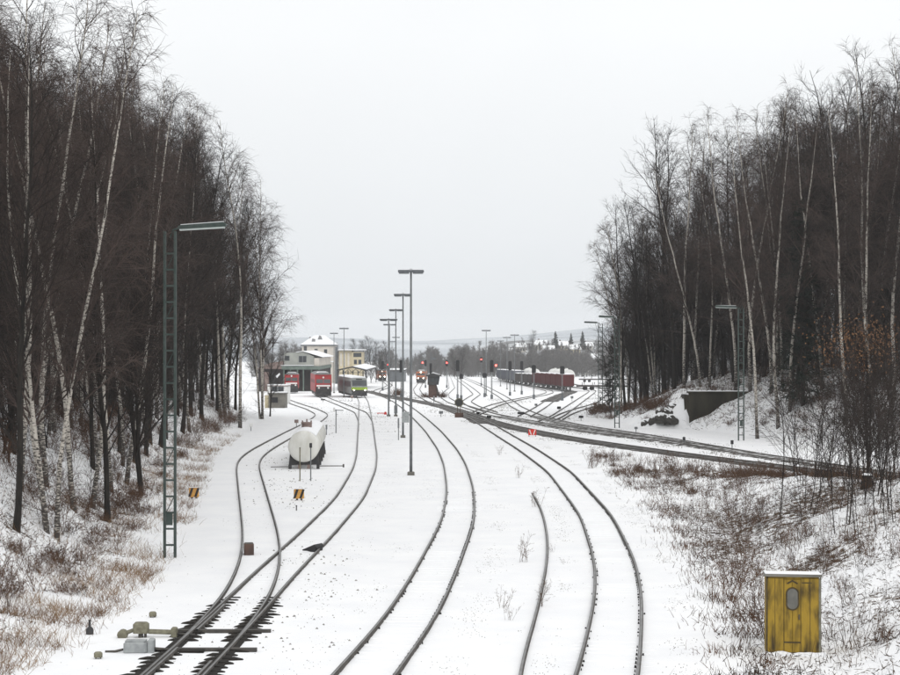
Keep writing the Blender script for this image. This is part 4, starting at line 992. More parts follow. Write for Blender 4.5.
# point machine with weighted lever
p = hit0(141, 637); t = thing('point_lever', 'olive hand lever machine with round weight beside the turnout', 'point lever', p)
MB().bbox(-.20, .22, -.16, .16, .12, .42, .05).build('housing', 'olive', t); MB().box(-.06, .06, -.05, .05, -.1, .12).build('foot', 'iron', t); MB().box(.10, .16, -.05, .05, -.1, .12).build('foot', 'iron', t)
MB().tube([(-.15, 0, .22), (-.42, -.05, .12)], [.05, .06], 8).build('lever', 'olive', t); MB().tube([(-.50, -.13, .08), (-.50, .10, .08)], [.14, .14], 12).build('weight', 'olive', t)
MB().tube([(.22, 0, .16), (.85, 0, .14)], [.07, .07], 8).build('gear_tube', 'olive', t); MB().bbox(.85, 1.02, -.12, .12, .02, .28, .03).build('gear_head', 'olive', t); MB().tube([(1.02, 0, .10), (1.5, 0, .06)], .035, 6).build('pull_rod', 'iron', t)
p = hit0(136, 652); t = thing('point_motor', 'grey metal point motor box beside the turnout', 'point motor', p)
MB().bbox(-.30, .32, -.20, .20, .02, .30, .05).build('case', 'zinc', t); MB().bbox(.33, .50, -.18, .18, .0, .36, .03).build('flange', 'zinc', t); MB().box(-.26, .28, -.16, .16, .301, .325).build('lid', 'zinc', t)
MB().tube([(-.30, 0, .08), (-.55, -.05, .03), (-.8, -.02, .02)], .035, 6).build('cable', 'iron', t); MB().tube([(.5, 0, .1), (1.15, 0, .05)], .04, 6).build('drive_rod', 'iron', t)
for px, py, lab in ((153, 617, 'olive cable cap in the snow beyond the lever machine'), (98.5, 658, 'olive cable cap in the snow at the lower left'), ):
    p = hit0(px, py); t = thing('cable_marker', lab, 'cable cap', p, .2); MB().bbox(-.11, .11, -.09, .09, .03, .17, .04).build('cap', 'olive', t)
    for s in (-.06, .06): MB().box(s - .02, s + .02, -.05, .05, -.08, .03).build('foot', 'iron', t)
p = hit0(90, 634); t = thing('cable_bollard', 'dark bottle-shaped bollard at the edge of the dry grass', 'bollard', p)
MB().tube([(0, 0, -.1), (0, 0, .0), (0, 0, .16), (0, 0, .22), (0, 0, .38)], [.09, .11, .10, .035, .03], 10).build('body', 'loco_dark', t, True); MB().tube([(0, 0, .38), (0, 0, .41)], .045, 8).build('cap', 'iron', t)
for px, yb, yt, lab, knob in ((300, 481, 448, 'plain thin post in front of the white tank', 0), (310.8, 481, 443, 'thin post with a black knob in front of the white tank', 1)):
    p = hit0(px, yb); h = (yb - yt) / (F_PX / p[1]); t = thing('gauge_post', lab, 'post', p); MB().tube([(0, 0, -.1), (0, 0, h)], .038, 7).build('stem', 'olive' if not knob else 'grey_steel', t)
    if knob: MB().bbox(-.08, .08, -.06, .06, h - .28, h, .02).build('knob', 'black', t)
    else: MB().tube([(0, 0, h), (0, 0, h + .03)], .05, 7).build('cap', 'iron', t)

# white storage tank on its cradles
a = hit0(303.7, 469.5); b = hit0(312.5, 453.5); dv = b - a; Ln = float(np.linalg.norm(dv[:2])); rz = math.atan2(dv[1], dv[0]) - math.pi / 2
t = thing('storage_tank', 'long white cylindrical tank on low cradles with a rusty dome', 'tank', a, rz)
r = 1.03; zc = 1.50
def dish(y0, y1, r, zc, n=28):                     # cylinder with domed ends, along y
    st = [(y0 - .20, .02), (y0 - .185, .35 * r), (y0 - .14, .65 * r), (y0 - .07, .88 * r), (y0, r), (y1, r), (y1 + .07, .88 * r), (y1 + .14, .65 * r), (y1 + .2, .02)]
    return MB().tube([(0, y, zc) for y, _ in st], [q for _, q in st], n)
dish(.25, Ln - .1, r, zc).build('shell', 'tank_white', t, True)
for y in np.arange(.9, Ln - .3, 2.6): MB().tube([(0, y - .05, zc), (0, y + .05, zc)], [r + .012, r + .012], 28, False).build('band', 'tank_white', t)
for y in np.linspace(.7, Ln - .9, 5):
    c = MB(); pts = [(math.sin(R(q)) * (r + .02), zc - math.cos(R(q)) * (r + .02)) for q in np.linspace(-62, 62, 11)]
    c.prism([(-1.0, .28)] + [(x, z) for x, z in pts] + [(1.0, .28)], y - .14, y + .14, 'y'); c.build('cradle', 'loco_dark', t)
    for s in (-.92, -.3, .3, .92): MB().box(s - .1, s + .1, y - .16, y + .16, -.1, .28).build('pier', 'rose_roof' if abs(s) < .5 else 'loco_dark', t)
sm = MB(); pr = [(math.sin(R(q)) * (r + .05), zc + math.cos(R(q)) * (r + .05)) for q in np.linspace(-48, 48, 13)]
sm.prism(pr + [(x * .99, z - .055) for x, z in pr[::-1]], .3, Ln - .15, 'y'); sm.build('snow_cover', 'snow', t)
yd = Ln * .30
dm = MB().tube([(0, yd, zc + r - .1), (0, yd, zc + r + .28)], [.34, .34], 16).build('dome', 'rose_roof', t); MB().tube([(0, yd, zc + r + .28), (0, yd, zc + r + .36)], [.40, .36], 16).build('lid', 'rose_roof', dm)
for s in (-.3, .0, .3): MB().tube([(s, yd + .5, zc + r - .1), (s, yd + .5, zc + r + .45 + .1 * (s == 0))], .05, 7).build('valve', 'rose_roof', t)
MB().tube([(.9, .8, .18), (2.6, .8, .18)], .035, 6).build('drain_pipe', 'iron', t); MB().tube([(2.6, .8, .08), (2.6, .8, .30)], .06, 6).build('drain_cock', 'iron', t)
MB().tube([(-.9, .8, .14), (-2.2, .8, .12)], .03, 6).build('drain_pipe', 'iron', t)

# ------------------------------------------------------------------ yellow hut
p = hit(793, 656); HUTP = p
t = thing('yellow_hut', 'weathered yellow plank hut with an oval window and snow on its roof', 'hut', (p[0], p[1], p[2] - .14), R(-8))
W, H_, D_ = 1.38, 2.22, 1.25
MB().box(-W / 2 + .03, W / 2 - .03, .04, D_, 0, H_ - .02).build('wall', 'yellow', t)
for x0, x1, nm in ((-W / 2, -W / 2 + .215, 'plank'), (-W / 2 + .225, -W / 2 + .44, 'plank'), (.20, .43, 'plank'), (.44, W / 2, 'plank')):
    MB().bbox(x0, x1, .0, .04, .03 + random.uniform(-.02, .03), H_ - .06, .006).build(nm, 'yellow', t)
dr = MB(); ov = [(.0 + .105 * math.cos(q) , 1.62 + (.17 if math.sin(q) > 0 else -.17) + .105 * math.sin(q)) for q in np.linspace(0, 2 * math.pi, 24, endpoint=False)]
door = MB().bbox(-.235, -.025, .012, .045, .06, H_ - .10, .006).build('door_board', 'yellow', t)
MB().bbox(-.015, .19, .012, .045, .06, H_ - .10, .006).build('door_board', 'yellow', t)
fx = -.02
rim = MB().prism([(fx + .175 * math.cos(q), 1.62 + (.13 if math.sin(q) > 0 else -.13) + .175 * math.sin(q)) for q in np.linspace(0, 2 * math.pi, 26, endpoint=False)], -.016, .011, 'y').build('window', 'yellow_dark', t)
MB().prism([(fx + .135 * math.cos(q), 1.62 + (.13 if math.sin(q) > 0 else -.13) + .135 * math.sin(q)) for q in np.linspace(0, 2 * math.pi, 26, endpoint=False)], -.022, -.017, 'y').build('pane', 'pane', rim)
MB().bbox(.135, .165, -.03, .011, 1.08, 1.22, .006).build('door_handle', 'iron', t)
for x in (-W / 2 - .012, W / 2 - .03): MB().box(x, x + .042, -.012, -.001, .0, H_ - .05).build('corner_strip', 'yellow_dark' if x < 0 else 'olive', t)
MB().box(-W / 2 + .035, W / 2 - .035, -.02, -.001, -.05, .22).build('sill', 'yellow_dark', t)
MB().box(-.245, .20, .0, .011, .46, .50).build('hinge_bar', 'yellow_dark', t); MB().box(.22, .48, -.006, -.001, H_ - .19, H_ - .16).build('number_plate', 'yellow_dark', t)
MB().prism([(-.17, H_ - .19), (-.02, H_ - .10), (.13, H_ - .19), (.10, H_ - .22), (-.02, H_ - .15), (-.14, H_ - .22)], -.004, .011, 'y').build('gable_trim', 'yellow_dark', t)
for x in (-W / 2 + .22, -.24, .195, .435): MB().box(x - .006, x + .006, .004, .0395, .05, H_ - .07).build('seam', 'yellow_dark', t)
bk = MB(); xs_ = np.linspace(-W / 2 - .15, W / 2 + .15, 13); hs_ = [.09 + .07 * random.random() for _ in xs_]
for i in range(12): bk.add([(xs_[i], -.42, .0), (xs_[i + 1], -.42, .0), (xs_[i + 1], -.024, hs_[i + 1] + .1), (xs_[i], -.024, hs_[i] + .1), (xs_[i], -.024, -.1), (xs_[i + 1], -.024, -.1)], [(0, 1, 2, 3), (0, 3, 4), (1, 5, 2), (0, 4, 5, 1)])
bk.build('snow_bank', 'snow', t, True)
MB().box(-W / 2 - .012, -W / 2 - .001, .0, D_, .0, H_ - .03).build('side_board', 'yellow', t); MB().box(W / 2 + .001, W / 2 + .03, -.01, .06, .0, H_ - .02).build('corner_post', 'concrete', t)
rf = MB().prism([(-.06, H_ - .02), (D_ + .06, H_ - .12), (D_ + .06, H_ - .05), (-.06, H_ + .05)], -W / 2 - .05, W / 2 + .05, 'x').build('roof', 'concrete', t)
MB().prism([(-.04, H_ + .052), (D_ + .04, H_ - .048), (D_ + .04, H_ - .025), (.12, H_ + .055), (.04, H_ + .049)], -W / 2 - .035, W / 2 + .035, 'x').build('snow_cover', 'snow', rf)

# ------------------------------------------------------------------ retaining wall and rocks
t = thing('retaining_wall', 'dark mossy concrete retaining wall cut into the right bank', 'wall', (0, 0, 0))
MB().box(23.75, 31.0, 178.7, 179.3, -1.0, 3.42).build('front_wall', 'dark_concrete', t)
MB().box(23.3, 23.748, 178.9, 181.5, -1.0, 3.25).build('side_wall', 'dark_concrete', t)
MB().bbox(23.6, 31.1, 178.55, 179.4, 3.422, 3.60, .04).build('coping', 'dark_concrete', t)
cs = MB(); xx = np.linspace(23.65, 31.0, 30)
for i in range(29): h = .05 + .07 * random.random(); cs.prism([(178.6, 3.601), (179.38, 3.601), (179.36, 3.60 + h), (178.66, 3.60 + h * .8)], xx[i], xx[i + 1], 'x')
tag(cs.build('snow_cover', 'snow', t), None, kind='stuff')
for k in range(9):
    X = r3.uniform(23.9, 31.5); Y = r3.uniform(179.7, 181.5); plant(['br0', 'br1', 'sh1'][k % 3], (X, Y, float(zt(X, Y))), 'dark bramble hanging over the top of the retaining wall', 'brambles on the retaining wall', r3.uniform(.5, .95), tilt=(.25, 0))
for k in range(9):
    q = hit(r3.uniform(646, 680), r3.uniform(404, 421)); plant(['br0', 'br2', 'sh0'][k % 3], q, 'bramble growing between the rocks left of the retaining wall', 'brambles among the rocks', r3.uniform(.4, .9))
def rock(px, py, s, lab):
    p = hit(px, py); g = np.random.default_rng(int(px * 7 + py)); t = thing('rock', lab, 'rock', (p[0], p[1], p[2] - s * .15), g.uniform(0, 6), 'rocks left of the retaining wall')
    def blob(sx, sy, sz, oz, seed, cut):
        m = MB(); nu, nv = 14, 9; v = []
        for j in range(nv + 1):
            th = math.pi * j / nv
            for i in range(nu):
                ph = 2 * math.pi * i / nu; d = np.array([math.sin(th) * math.cos(ph), math.sin(th) * math.sin(ph), math.cos(th)])
                k = .55 + .95 * float(fbm(np.array(d[0] * 2.3 + seed), np.array(d[1] * 2.3 + d[2] * 2.1), 91, 3)); q = d * k
                v.append((q[0] * sx, q[1] * sy, max(q[2], cut) * sz + oz))
        f = [(j * nu + i, j * nu + (i + 1) % nu, (j + 1) * nu + (i + 1) % nu, (j + 1) * nu + i) for j in range(nv) for i in range(nu)]
        return m.add(v, f)
    blob(s, s * .8, s * .7, 0, px % 13, -.5).build('stone', 'rock', t); blob(s * .82, s * .66, s * .42, s * .34, px % 13, -.15).build('snow_cap', 'snow', t)
for px, py, s, lab in ((656, 421, .95, 'dark rock at the left of the heap by the retaining wall'), (663, 420, 1.0, 'dark rock in the middle of the heap by the retaining wall'), (671, 421, .95, 'dark rock touching the retaining wall'),
                       (668, 413, .9, 'upper dark rock beside the retaining wall'), (661, 412, .75, 'small upper rock of the heap'), (647, 423, .7, 'leftmost low rock near the outbound tracks'), (673, 407, .8, 'topmost rock against the retaining wall')): rock(px, py, s, lab)
p = hit(866, 489); t = thing('tree_stump', 'dark snow-topped stump on the mound crest at the right', 'stump', (p[0], p[1], p[2]), .3)
MB().tube([(0, 0, -.3), (0, 0, .2), (.05, 0, .55)], [.30, .24, .22], 9).build('stem', 'bark', t); MB().tube([(.05, 0, .55), (.05, 0, .63)], [.24, .16], 9).build('snow_cap', 'snow', t); MB().tube([(.1, 0, .2), (.7, -.1, .05)], [.12, .05], 7).build('root', 'bark', t)

# ------------------------------------------------------------------ trains
def wheels(t, ys, r=.46):
    for y in ys:
        for s in (-1, 1): MB().tube([(s * .70, y, r + .15), (s * .84, y, r + .15)], [r, r], 12).build('wheel', 'loco_dark', t)
def buffers(t, y, d, z=1.05):
    for s in (-.87, .87): MB().tube([(s, y, z), (s, y + d * .45, z), (s, y + d * .46, z), (s, y + d * .52, z)], [.10, .10, .24, .24], 10).build('buffer', 'loco_dark', t)
def loco(px, py, rz, L, body, label, name='locomotive', h=4.1, stripe='white', lights='light_white', lit=True, w=2.95, group=None, skirt='loco_dark', Y=None):
    p = hit0(px, py); t = thing(name, label, 'locomotive', p, rz, group)
    hw = w / 2
    b = MB().prism([(.10, 1.0), (0, 1.35), (0, 2.35), (.50, 3.45), (1.0, h - .25), (L - 1.0, h - .25), (L - .5, 3.45), (L, 2.35), (L, 1.35), (L - .1, 1.0)], -hw, hw, 'x').build('body', body, t)
    MB().prism([(-hw + .03, h - .249), (hw - .03, h - .249), (hw - .35, h + .02), (hw - .8, h + .16), (-hw + .8, h + .16), (-hw + .35, h + .02)], .9, L - .9, 'y').build('roof', 'loco_roof', t)
    MB().prism([(-hw + .5, h + .09), (hw - .5, h + .09), (hw - .75, h + .24), (-hw + .75, h + .24)], 1.3, L * .36, 'y').build('snow_cover', 'snow', t)
    MB().bbox(-.8, .8, L * .4, L * .52, h + .12, h + .42, .06).build('radiator', 'loco_dark', t)
    n = np.array([-1.1, .5]); n = n / np.linalg.norm(n) * .012
    for x0, x1 in ((-hw + .22, -.06), (.06, hw - .22)):
        MB().prism([(.115 + n[0], 2.6 + n[1]), (.44 + n[0], 3.32 + n[1]), (.46, 3.30), (.135, 2.58)], x0, x1, 'x').build('windscreen', 'glass', t)
    if stripe: MB().box(-hw + .25, hw - .25, -.012, -.001, 2.0, 2.28).build('front_stripe', stripe, t)
    MB().box(-hw + .12, hw - .12, -.014, -.001, 1.41, 1.93).build('front_panel', skirt, t)
    MB().prism([(.0, .98), (-.12, .95), (-.2, .30), (.1, .25), (.3, .98)], -hw + .08, hw - .08, 'x').build('snow_plough', skirt, t)
    MB().box(-hw + .05, hw - .05, -.05, .25, .99, 1.40).build('buffer_beam', skirt, t)
    MB().box(-hw + .25, hw - .25, .4, L - .4, .55, .98).build('underframe', skirt, t)
    buffers(t, -.05, -1.0)
    for s in (-.85, .85): MB().tube([(s, -.05, 1.75), (s, .0, 1.75)], [.17, .19], 12).build('headlight', lights if lit else 'white', t)
    MB().tube([(0, .44, 3.66), (0, .62, 3.66)], [.16, .18], 12).build('headlight', lights if lit else 'white', t)
    for yb in (3.4, L - 3.4):
        MB().bbox(-hw + .2, hw - .2, yb - 2.2, yb + 2.2, .45, .9, .05).build('bogie', 'loco_dark', t)
        wheels(t, [yb - 1.7, yb, yb + 1.7])
    for s in (-1, 1):
        for y in np.linspace(3, L - 3, 6): MB().box(s * hw - .012 if s < 0 else hw + .001, -hw - .001 if s < 0 else hw + .012, y - .55, y + .55, 2.55, 3.2).build('side_grille', 'loco_dark', t)
    return t
loco(323.5, 397.3, R(7), 20.0, 'red', 'large red diesel locomotive with a pale front stripe and dark skirt', h=4.45, w=3.05, lit=False)
loco(291.5, 393.5, R(4), 12.0, 'red', 'smaller red locomotive standing at the engine shed doors', h=4.2, lit=False, w=2.9)
loco(420.8, 383.5, R(-1), 19.0, 'loco_orange', 'orange brown locomotive with lit headlights beside the signal cabin', stripe=None, group='orange locomotives with headlights on')
loco(382.3, 381.5, R(5), 19.0, 'loco_orange', 'orange brown locomotive with lit headlights left of the floodlight masts', stripe=None, group='orange locomotives with headlights on')

p = hit0(359.6, 398); t = thing('railcar', 'green fronted grey diesel railcar with white headlights', 'railcar', p, R(9.5)); L_ = 25.0; hw = 1.42
MB().prism([(.25, .75), (.0, 1.15), (.05, 1.95), (.75, 3.25), (1.3, 3.62), (L_ - 1.0, 3.62), (L_ - .2, 2.2), (L_, 1.1), (L_ - .2, .75)], -hw, hw, 'x').build('body', 'car_grey', t)
MB().prism([(.0 - .012, 1.45), (.03 - .012, 1.90), (.12, 2.05), (.5, 2.05), (.5, 1.45)], -hw - .012, hw + .012, 'x').build('green_front', 'car_green', t)
MB().prism([(-.012, 1.15), (-.008, 1.44), (.5, 1.44), (.5, 1.15)], -hw - .012, hw + .012, 'x').build('dark_front', 'loco_dark', t)
MB().prism([(.16 - .015, 2.22), (.70 - .015, 3.20), (.76, 3.18), (.22, 2.20)], -hw + .12, hw - .12, 'x').build('windscreen', 'glass', t)
MB().box(-.55, .55, .74, .80, 3.28, 3.46).build('destination_display', 'black', t)
MB().prism([(-.05, .35), (.0, 1.14), (.4, 1.14), (.4, .35)], -hw + .05, hw - .05, 'x').build('front_skirt', 'loco_dark', t)
for s in (-1.02, 1.02): MB().tube([(s, -.06, 1.42), (s, .05, 1.42)], [.10, .13], 10).build('headlight', 'light_white', t)
MB().prism([(-hw + .08, 3.621), (hw - .08, 3.621), (hw - .4, 3.86), (-hw + .4, 3.86)], 1.3, L_ - 1.2, 'y').build('roof', 'snow', t)
MB().box(-hw + .1, hw - .1, 1.0, L_ - 1.0, .35, .75).build('underframe', 'loco_dark', t); wheels(t, [3, 5, L_ - 5, L_ - 3], .4)
for s in (-1, 1):
    for y in np.arange(3, L_ - 2, 2.1): MB().box(-hw - .015 if s < 0 else hw + .001, -hw - .001 if s < 0 else hw + .015, y - .85, y + .85, 2.0, 2.95).build('window', 'glass', t)

# freight wagons: pattern wagons, then one copy for each place along the siding
def box_wagon(name, mat, L, h, label, group, ribs=True):
    t = thing(name, label, 'wagon', (0, 0, 0), 0, group); hw = 1.42
    MB().bbox(-hw, hw, .35, L - .35, 1.15, h, .06).build('body', mat, t)
    for s in (-1, 1):
        for y in np.linspace(.6, L - .6, 9): MB().box(-hw - .07 if s < 0 else hw + .001, -hw - .001 if s < 0 else hw + .07, y - .05, y + .05, 1.16, h - .08).build('rib', mat, t)
    MB().box(-hw + .05, hw - .05, .40, L - .40, h + .001, h + .10).build('snow_cover', 'snow', t)
    MB().box(-1.2, 1.2, .2, L - .2, .85, 1.149).build('underframe', 'wagon_dark', t); buffers(t, .2, -.8); buffers(t, L - .2, .8)
    wheels(t, [1.6, 3.2, L - 3.2, L - 1.6], .45); return t
def tank_wagon(label, group):
    L = 15.0; t = thing('tank_wagon', label, 'wagon', (0, 0, 0), 0, group)
    dish(1.1, L - 1.1, 1.5, 3.0, 20).build('barrel', 'white', t, True)
    MB().box(-1.2, 1.2, .2, L - .2, .85, 1.15).build('underframe', 'wagon_dark', t)
    for y in (2.2, L - 2.2): MB().prism([(-1.1, 1.151), (1.1, 1.151), (1.25, 2.4), (-1.25, 2.4)], y - .15, y + .15, 'y').build('saddle', 'wagon_dark', t)
    MB().tube([(0, L / 2, 4.4), (0, L / 2, 4.75)], .35, 12).build('dome', 'white', t)
    buffers(t, .2, -.8); buffers(t, L - .2, .8); wheels(t, [1.6, 3.2, L - 3.2, L - 1.6], .45); return t
wr = box_wagon('box_wagon', 'wagon_red', 14.2, 3.75, 'nearest dark red wagon of the freight string', 'freight wagons in the yard')
wd = box_wagon('box_wagon', 'wagon_dark', 14.2, 3.3, 'x', 'freight wagons in the yard')
wg = box_wagon('box_wagon', 'wagon_grey', 16.2, 4.1, 'x', 'freight wagons in the yard')
wt = tank_wagon('x', 'freight wagons in the yard')
path = np.array([[26.3, 402], [23.4, 500], [20.6, 560], [19.3, 660], [18.2, 800]])
def along(path, s):
    d = np.concatenate([[0], np.cumsum(np.linalg.norm(np.diff(path, axis=0), axis=1))]); return np.array([np.interp(s, d, path[:, 0]), np.interp(s, d, path[:, 1])])
s = 0.0; ordn = ['second', 'third', 'fourth', 'fifth', 'sixth', 'seventh', 'eighth', 'ninth']
seq = [wr] * 6 + [wd] * 4 + [wg] * 8; first = set(); cntk = {}
for k, w in enumerate(seq):
    Lw = 16.6 if w is wg else 14.6; a = along(path, s); b = along(path, s + Lw); rz = math.atan2(b[1] - a[1], b[0] - a[0]) - math.pi / 2
    nm = {id(wr): 'dark red wagon of the freight string', id(wd): 'dark low wagon behind the red wagons', id(wg): 'grey covered wagon with snowy roof in the far string'}[id(w)]
    cntk[id(w)] = cntk.get(id(w), 0) + 1; lab = ('nearest ' if cntk[id(w)] == 1 else ordn[cntk[id(w)] - 2] + ' ') + nm
    loc = (a[0], a[1], float(z0(a[1])) + .1)
    if id(w) not in first: first.add(id(w)); w.location = loc; w.rotation_euler = (0, 0, rz); w['label'] = lab
    else: dup(w, loc, rz, lab)
    s += Lw
path2 = np.array([[29.2, 440], [27.4, 500], [24.6, 560], [23.3, 660]]); s = 0
for k, s in enumerate((0, 15.6, 31.2, 98, 113.6)):
    a = along(path2, s); b = along(path2, s + 15.6); rz = math.atan2(b[1] - a[1], b[0] - a[0]) - math.pi / 2; loc = (a[0], a[1], float(z0(a[1])) + .35)
    lab = ['nearest white tank wagon behind the red wagons', 'second white tank wagon behind the red wagons', 'third white tank wagon behind the red wagons', 'white tank wagon seen left of the red wagons', 'last white tank wagon left of the red wagons'][k]
    if k == 0: wt.location = loc; wt.rotation_euler = (0, 0, rz); wt['label'] = lab
    else: dup(wt, loc, rz, lab)
# flat wagons and a white van at the far right of the yard
def flat_wagon(px, Y, dz, L, rz, label):
    p = at(px, HY, Y); t = thing('flat_wagon', label, 'wagon', (p[0], Y, float(z0(Y)) + dz), rz, 'flat wagons right of the freight string')
    MB().bbox(-1.35, 1.35, 0, L, .95, 1.35, .03).build('deck', 'wagon_dark', t); MB().box(-1.2, 1.2, .1, L - .1, 1.351, 1.45).build('snow_cover', 'snow', t)
    for y in np.arange(1, L, 2.4):
        for s in (-1, 1): MB().box(s * 1.4 - .05, s * 1.4 + .05, y - .06, y + .06, .95, 2.0).build('stake', 'wagon_dark', t)
    wheels(t, [1.8, 3.4, L - 3.4, L - 1.8], .45); buffers(t, 0, -.7)
flat_wagon(629, 412, .0, 12, R(76), 'dark flat wagon right of the red wagons, behind the lattice mast')
flat_wagon(645, 600, .0, 22, R(80), 'far flat wagon behind the lattice masts')
p = at(588, HY, 940); t = thing('van', 'white delivery van parked at the far edge of the yard', 'van', (p[0], 940, float(z0(940))), R(80))
MB().prism([(-2.6, .4), (2.9, .4), (2.9, 1.3), (2.1, 1.55), (1.5, 2.4), (-2.6, 2.5)], -1.0, 1.0, 'x').build('body', 'white', t)
for s in (-1, 1):
    MB().box(-1.012 if s < 0 else 1.001, -1.001 if s < 0 else 1.012, .6, 1.5, 1.5, 2.1).build('window', 'glass', t)
    for y in (-1.6, 1.8): MB().tube([(s * .85, y, .38), (s * 1.0, y, .38)], .38, 12).build('wheel', 'black', t)
MB().box(-.9, .9, 2.901, 2.95, .45, .75).build('bumper', 'black', t)
t.scale = (1.3, 1.3, 1.3)

# ------------------------------------------------------------------ signal cabin on its brick base
Y = 330; p = at(432.5, HY, Y); t = thing('signal_cabin', 'dark signal cabin on a narrow brick base with a tall aerial', 'cabin', (p[0], Y, float(z0(Y))))
MB().bbox(-.75, .75, 0, 2.2, -.2, 2.35, .04).build('base', 'brick', t)
MB().prism([(-.9, 2.36), (1.1, 2.36), (1.35, 3.9), (-.9, 3.9)], -.4, 2.8, 'y').build('cabin_wall', 'loco_dark', t)
for x in (-.55, .1, .75): MB().box(x - .22, x + .22, -.415, -.401, 2.95, 3.55).build('window', 'glass', t)
rf = MB().prism([(-1.3, 3.901), (1.7, 3.901), (1.5, 4.15), (.1, 4.5), (-1.1, 4.15)], -.7, 3.1, 'y').build('roof', 'loco_dark', t); MB().prism([(-1.0, 4.17), (.1, 4.51), (1.4, 4.17), (.1, 4.62)], -.6, 3.0, 'y').build('snow_cover', 'snow', rf)
MB().bbox(-.55, -.10, -.6, -.35, 4.3, 6.3, .04).build('signal_head', 'black', t); MB().tube([(-.3, -.2, 4.2), (-.3, -.2, 8.4)], [.06, .035], 7).build('aerial', 'lamp_grey', t); MB().bbox(-.25, .65, -.25, -.15, 7.0, 7.3, .02).build('cross_arm', 'lamp_grey', t)
for k in range(9): plant('br%d' % (k % 3), (p[0] + (-1) ** k * r3.uniform(.9, 2.3), Y + r3.uniform(-.3, 1.6), float(z0(Y))), 'rusty bramble beside the base of the dark signal cabin', 'brambles round the signal cabin', r3.uniform(.9, 1.5))
MB().prism([(.751, .3), (1.3, .3), (1.3, .5), (.751, 2.3)], -.1, .9, 'y').build('stair', 'iron', t)
for k in range(9):
    q = hit0(398.5 + r3.normal() * 1.8, 395.5 + r3.normal() * .5); plant('br%d' % (k % 3), q, 'rusty brown bush between the floodlight masts beyond the main track', 'bushes between the floodlight masts', r3.uniform(1.0, 1.7))

# ------------------------------------------------------------------ buildings
def window(t, x, y, z, w, h, parent=None):
    f = MB().box(x - w / 2 - .08, x + w / 2 + .08, y - .035, y - .003, z - .08, z + h + .08).build('window', 'lamp_grey', parent or t)
    MB().box(x - w / 2, x + w / 2, y - .05, y - .036, z, z + h).build('pane', 'glass', f)
# kiosk near the end of the left wood
p = hit0(275.5, 408); t = thing('concrete_kiosk', 'small concrete kiosk with a dark hatch at the end of the left wood', 'kiosk', p, R(-6))
MB().bbox(-1.0, 1.3, 0, 2.0, -.2, 2.0, .04).build('wall', 'concrete', t); MB().box(-.55, .35, -.03, -.002, .75, 1.5).build('hatch', 'black', t)
MB().bbox(-1.6, -1.01, .3, 1.8, -.2, 1.75, .04).build('side_bay', 'plaster_yellow', t)
MB().bbox(-1.1, 1.4, -.1, 2.1, 2.001, 2.12, .02).build('roof_slab', 'concrete', t); MB().bbox(-1.05, 1.35, -.05, 2.05, 2.121, 2.28, .05).build('snow_cover', 'snow', t)
p = hit0(277, 404); t = thing('site_cabin', 'white flat-roofed site cabin just behind the concrete kiosk', 'cabin', p, R(-6))
MB().bbox(-1.5, 1.5, 0, 3, -.2, 2.75, .04).build('wall', 'white', t); window(t, -.35, 0, 1.9, .75, .7); window(t, .6, 0, 1.9, .75, .7); MB().bbox(-1.6, 1.6, -.1, 3.1, 2.751, 2.85, .02).build('roof', 'rose_roof', t); MB().bbox(-1.55, 1.55, -.05, 3.05, 2.851, 3.0, .04).build('snow_cover', 'snow', t)
# engine shed
Y = 408; zg = float(z0(Y)); k = Y / F_PX
def PX(px): return (px - CX) * k
def PZ(py): return CAMZ - (py - HY) * k - zg
t = thing('engine_shed', 'grey green engine shed with open dark bays and a snowy gable', 'shed', (0, Y, zg))
x0, x1 = PX(284), PX(314); zt_, ze = PZ(352), PZ(366)
MB().prism([(x0, ze), (x1, ze), (x1, PZ(356.5)), (PX(303), PZ(351.5)), (PX(297), PZ(352.5)), (x0, PZ(353))], 0, 40, 'y').build('upper_wall', 'shed_wall', t)
MB().prism([(PX(296), PZ(352.6) + .02), (PX(303), PZ(351.4) + .02), (PX(323), PZ(357.3)), (PX(323), PZ(357.0)), (PX(303), PZ(350.8)), (PX(296), PZ(352.0))], -.4, 40.4, 'y').build('roof', 'snow', t)
MB().box(x0 - .5, PX(320), -.5, 40, ze - .8, ze - .003).build('fascia_beam', 'shed_green', t)
MB().box(x0 + .2, PX(319), 3.0, 40, -.3, ze - .81).build('inner_wall', 'shed_dark', t)
MB().box(PX(314) + .01, PX(319), 0.2, 40, ze, PZ(358)).build('side_wall', 'plaster_white', t)
for px in (284, 290.5, 297.5, 303.5, 311.5, 319): MB().box(PX(px) - .14, PX(px) + .14, -.2, .2, -.3, ze - .82).build('pillar', 'shed_green', t)
for px in (300.6, 304.6): window(t, PX(px), 0, PZ(362), .7, 1.3)
window(t, PX(287), 0, PZ(360.5), 1.0, 1.0)
MB().box(x0 - .8, PX(314), -.6, 40, PZ(365.6), PZ(365.6) + .12).build('ledge_snow', 'snow', t)
t = thing('side_shed', 'low shed with a faded brown roof and dark doors left of the engine shed', 'shed', (0, Y, zg))
MB().box(PX(258), PX(283), 0.5, 30, -.3, PZ(369)).build('wall', 'shed_dark', t)
MB().prism([(PX(256), PZ(369) + .003), (PX(283.2), PZ(369) + .003), (PX(283.2), PZ(361)), (PX(270), PZ(363))], -.3, 30, 'y').build('roof', 'rose_roof', t)
MB().box(PX(264), PX(268.5), .45, .49, -.2, PZ(372)).build('door', 'rose_roof', t); MB().box(PX(270), PX(275.5), .45, .49, -.2, PZ(372)).build('door', 'loco_dark', t)
MB().prism([(PX(276), PZ(376)), (PX(279.5), PZ(373)), (PX(280), PZ(374.5)), (PX(277), PZ(378))], -.5, 1, 'y').build('snow_patch', 'snow', t)
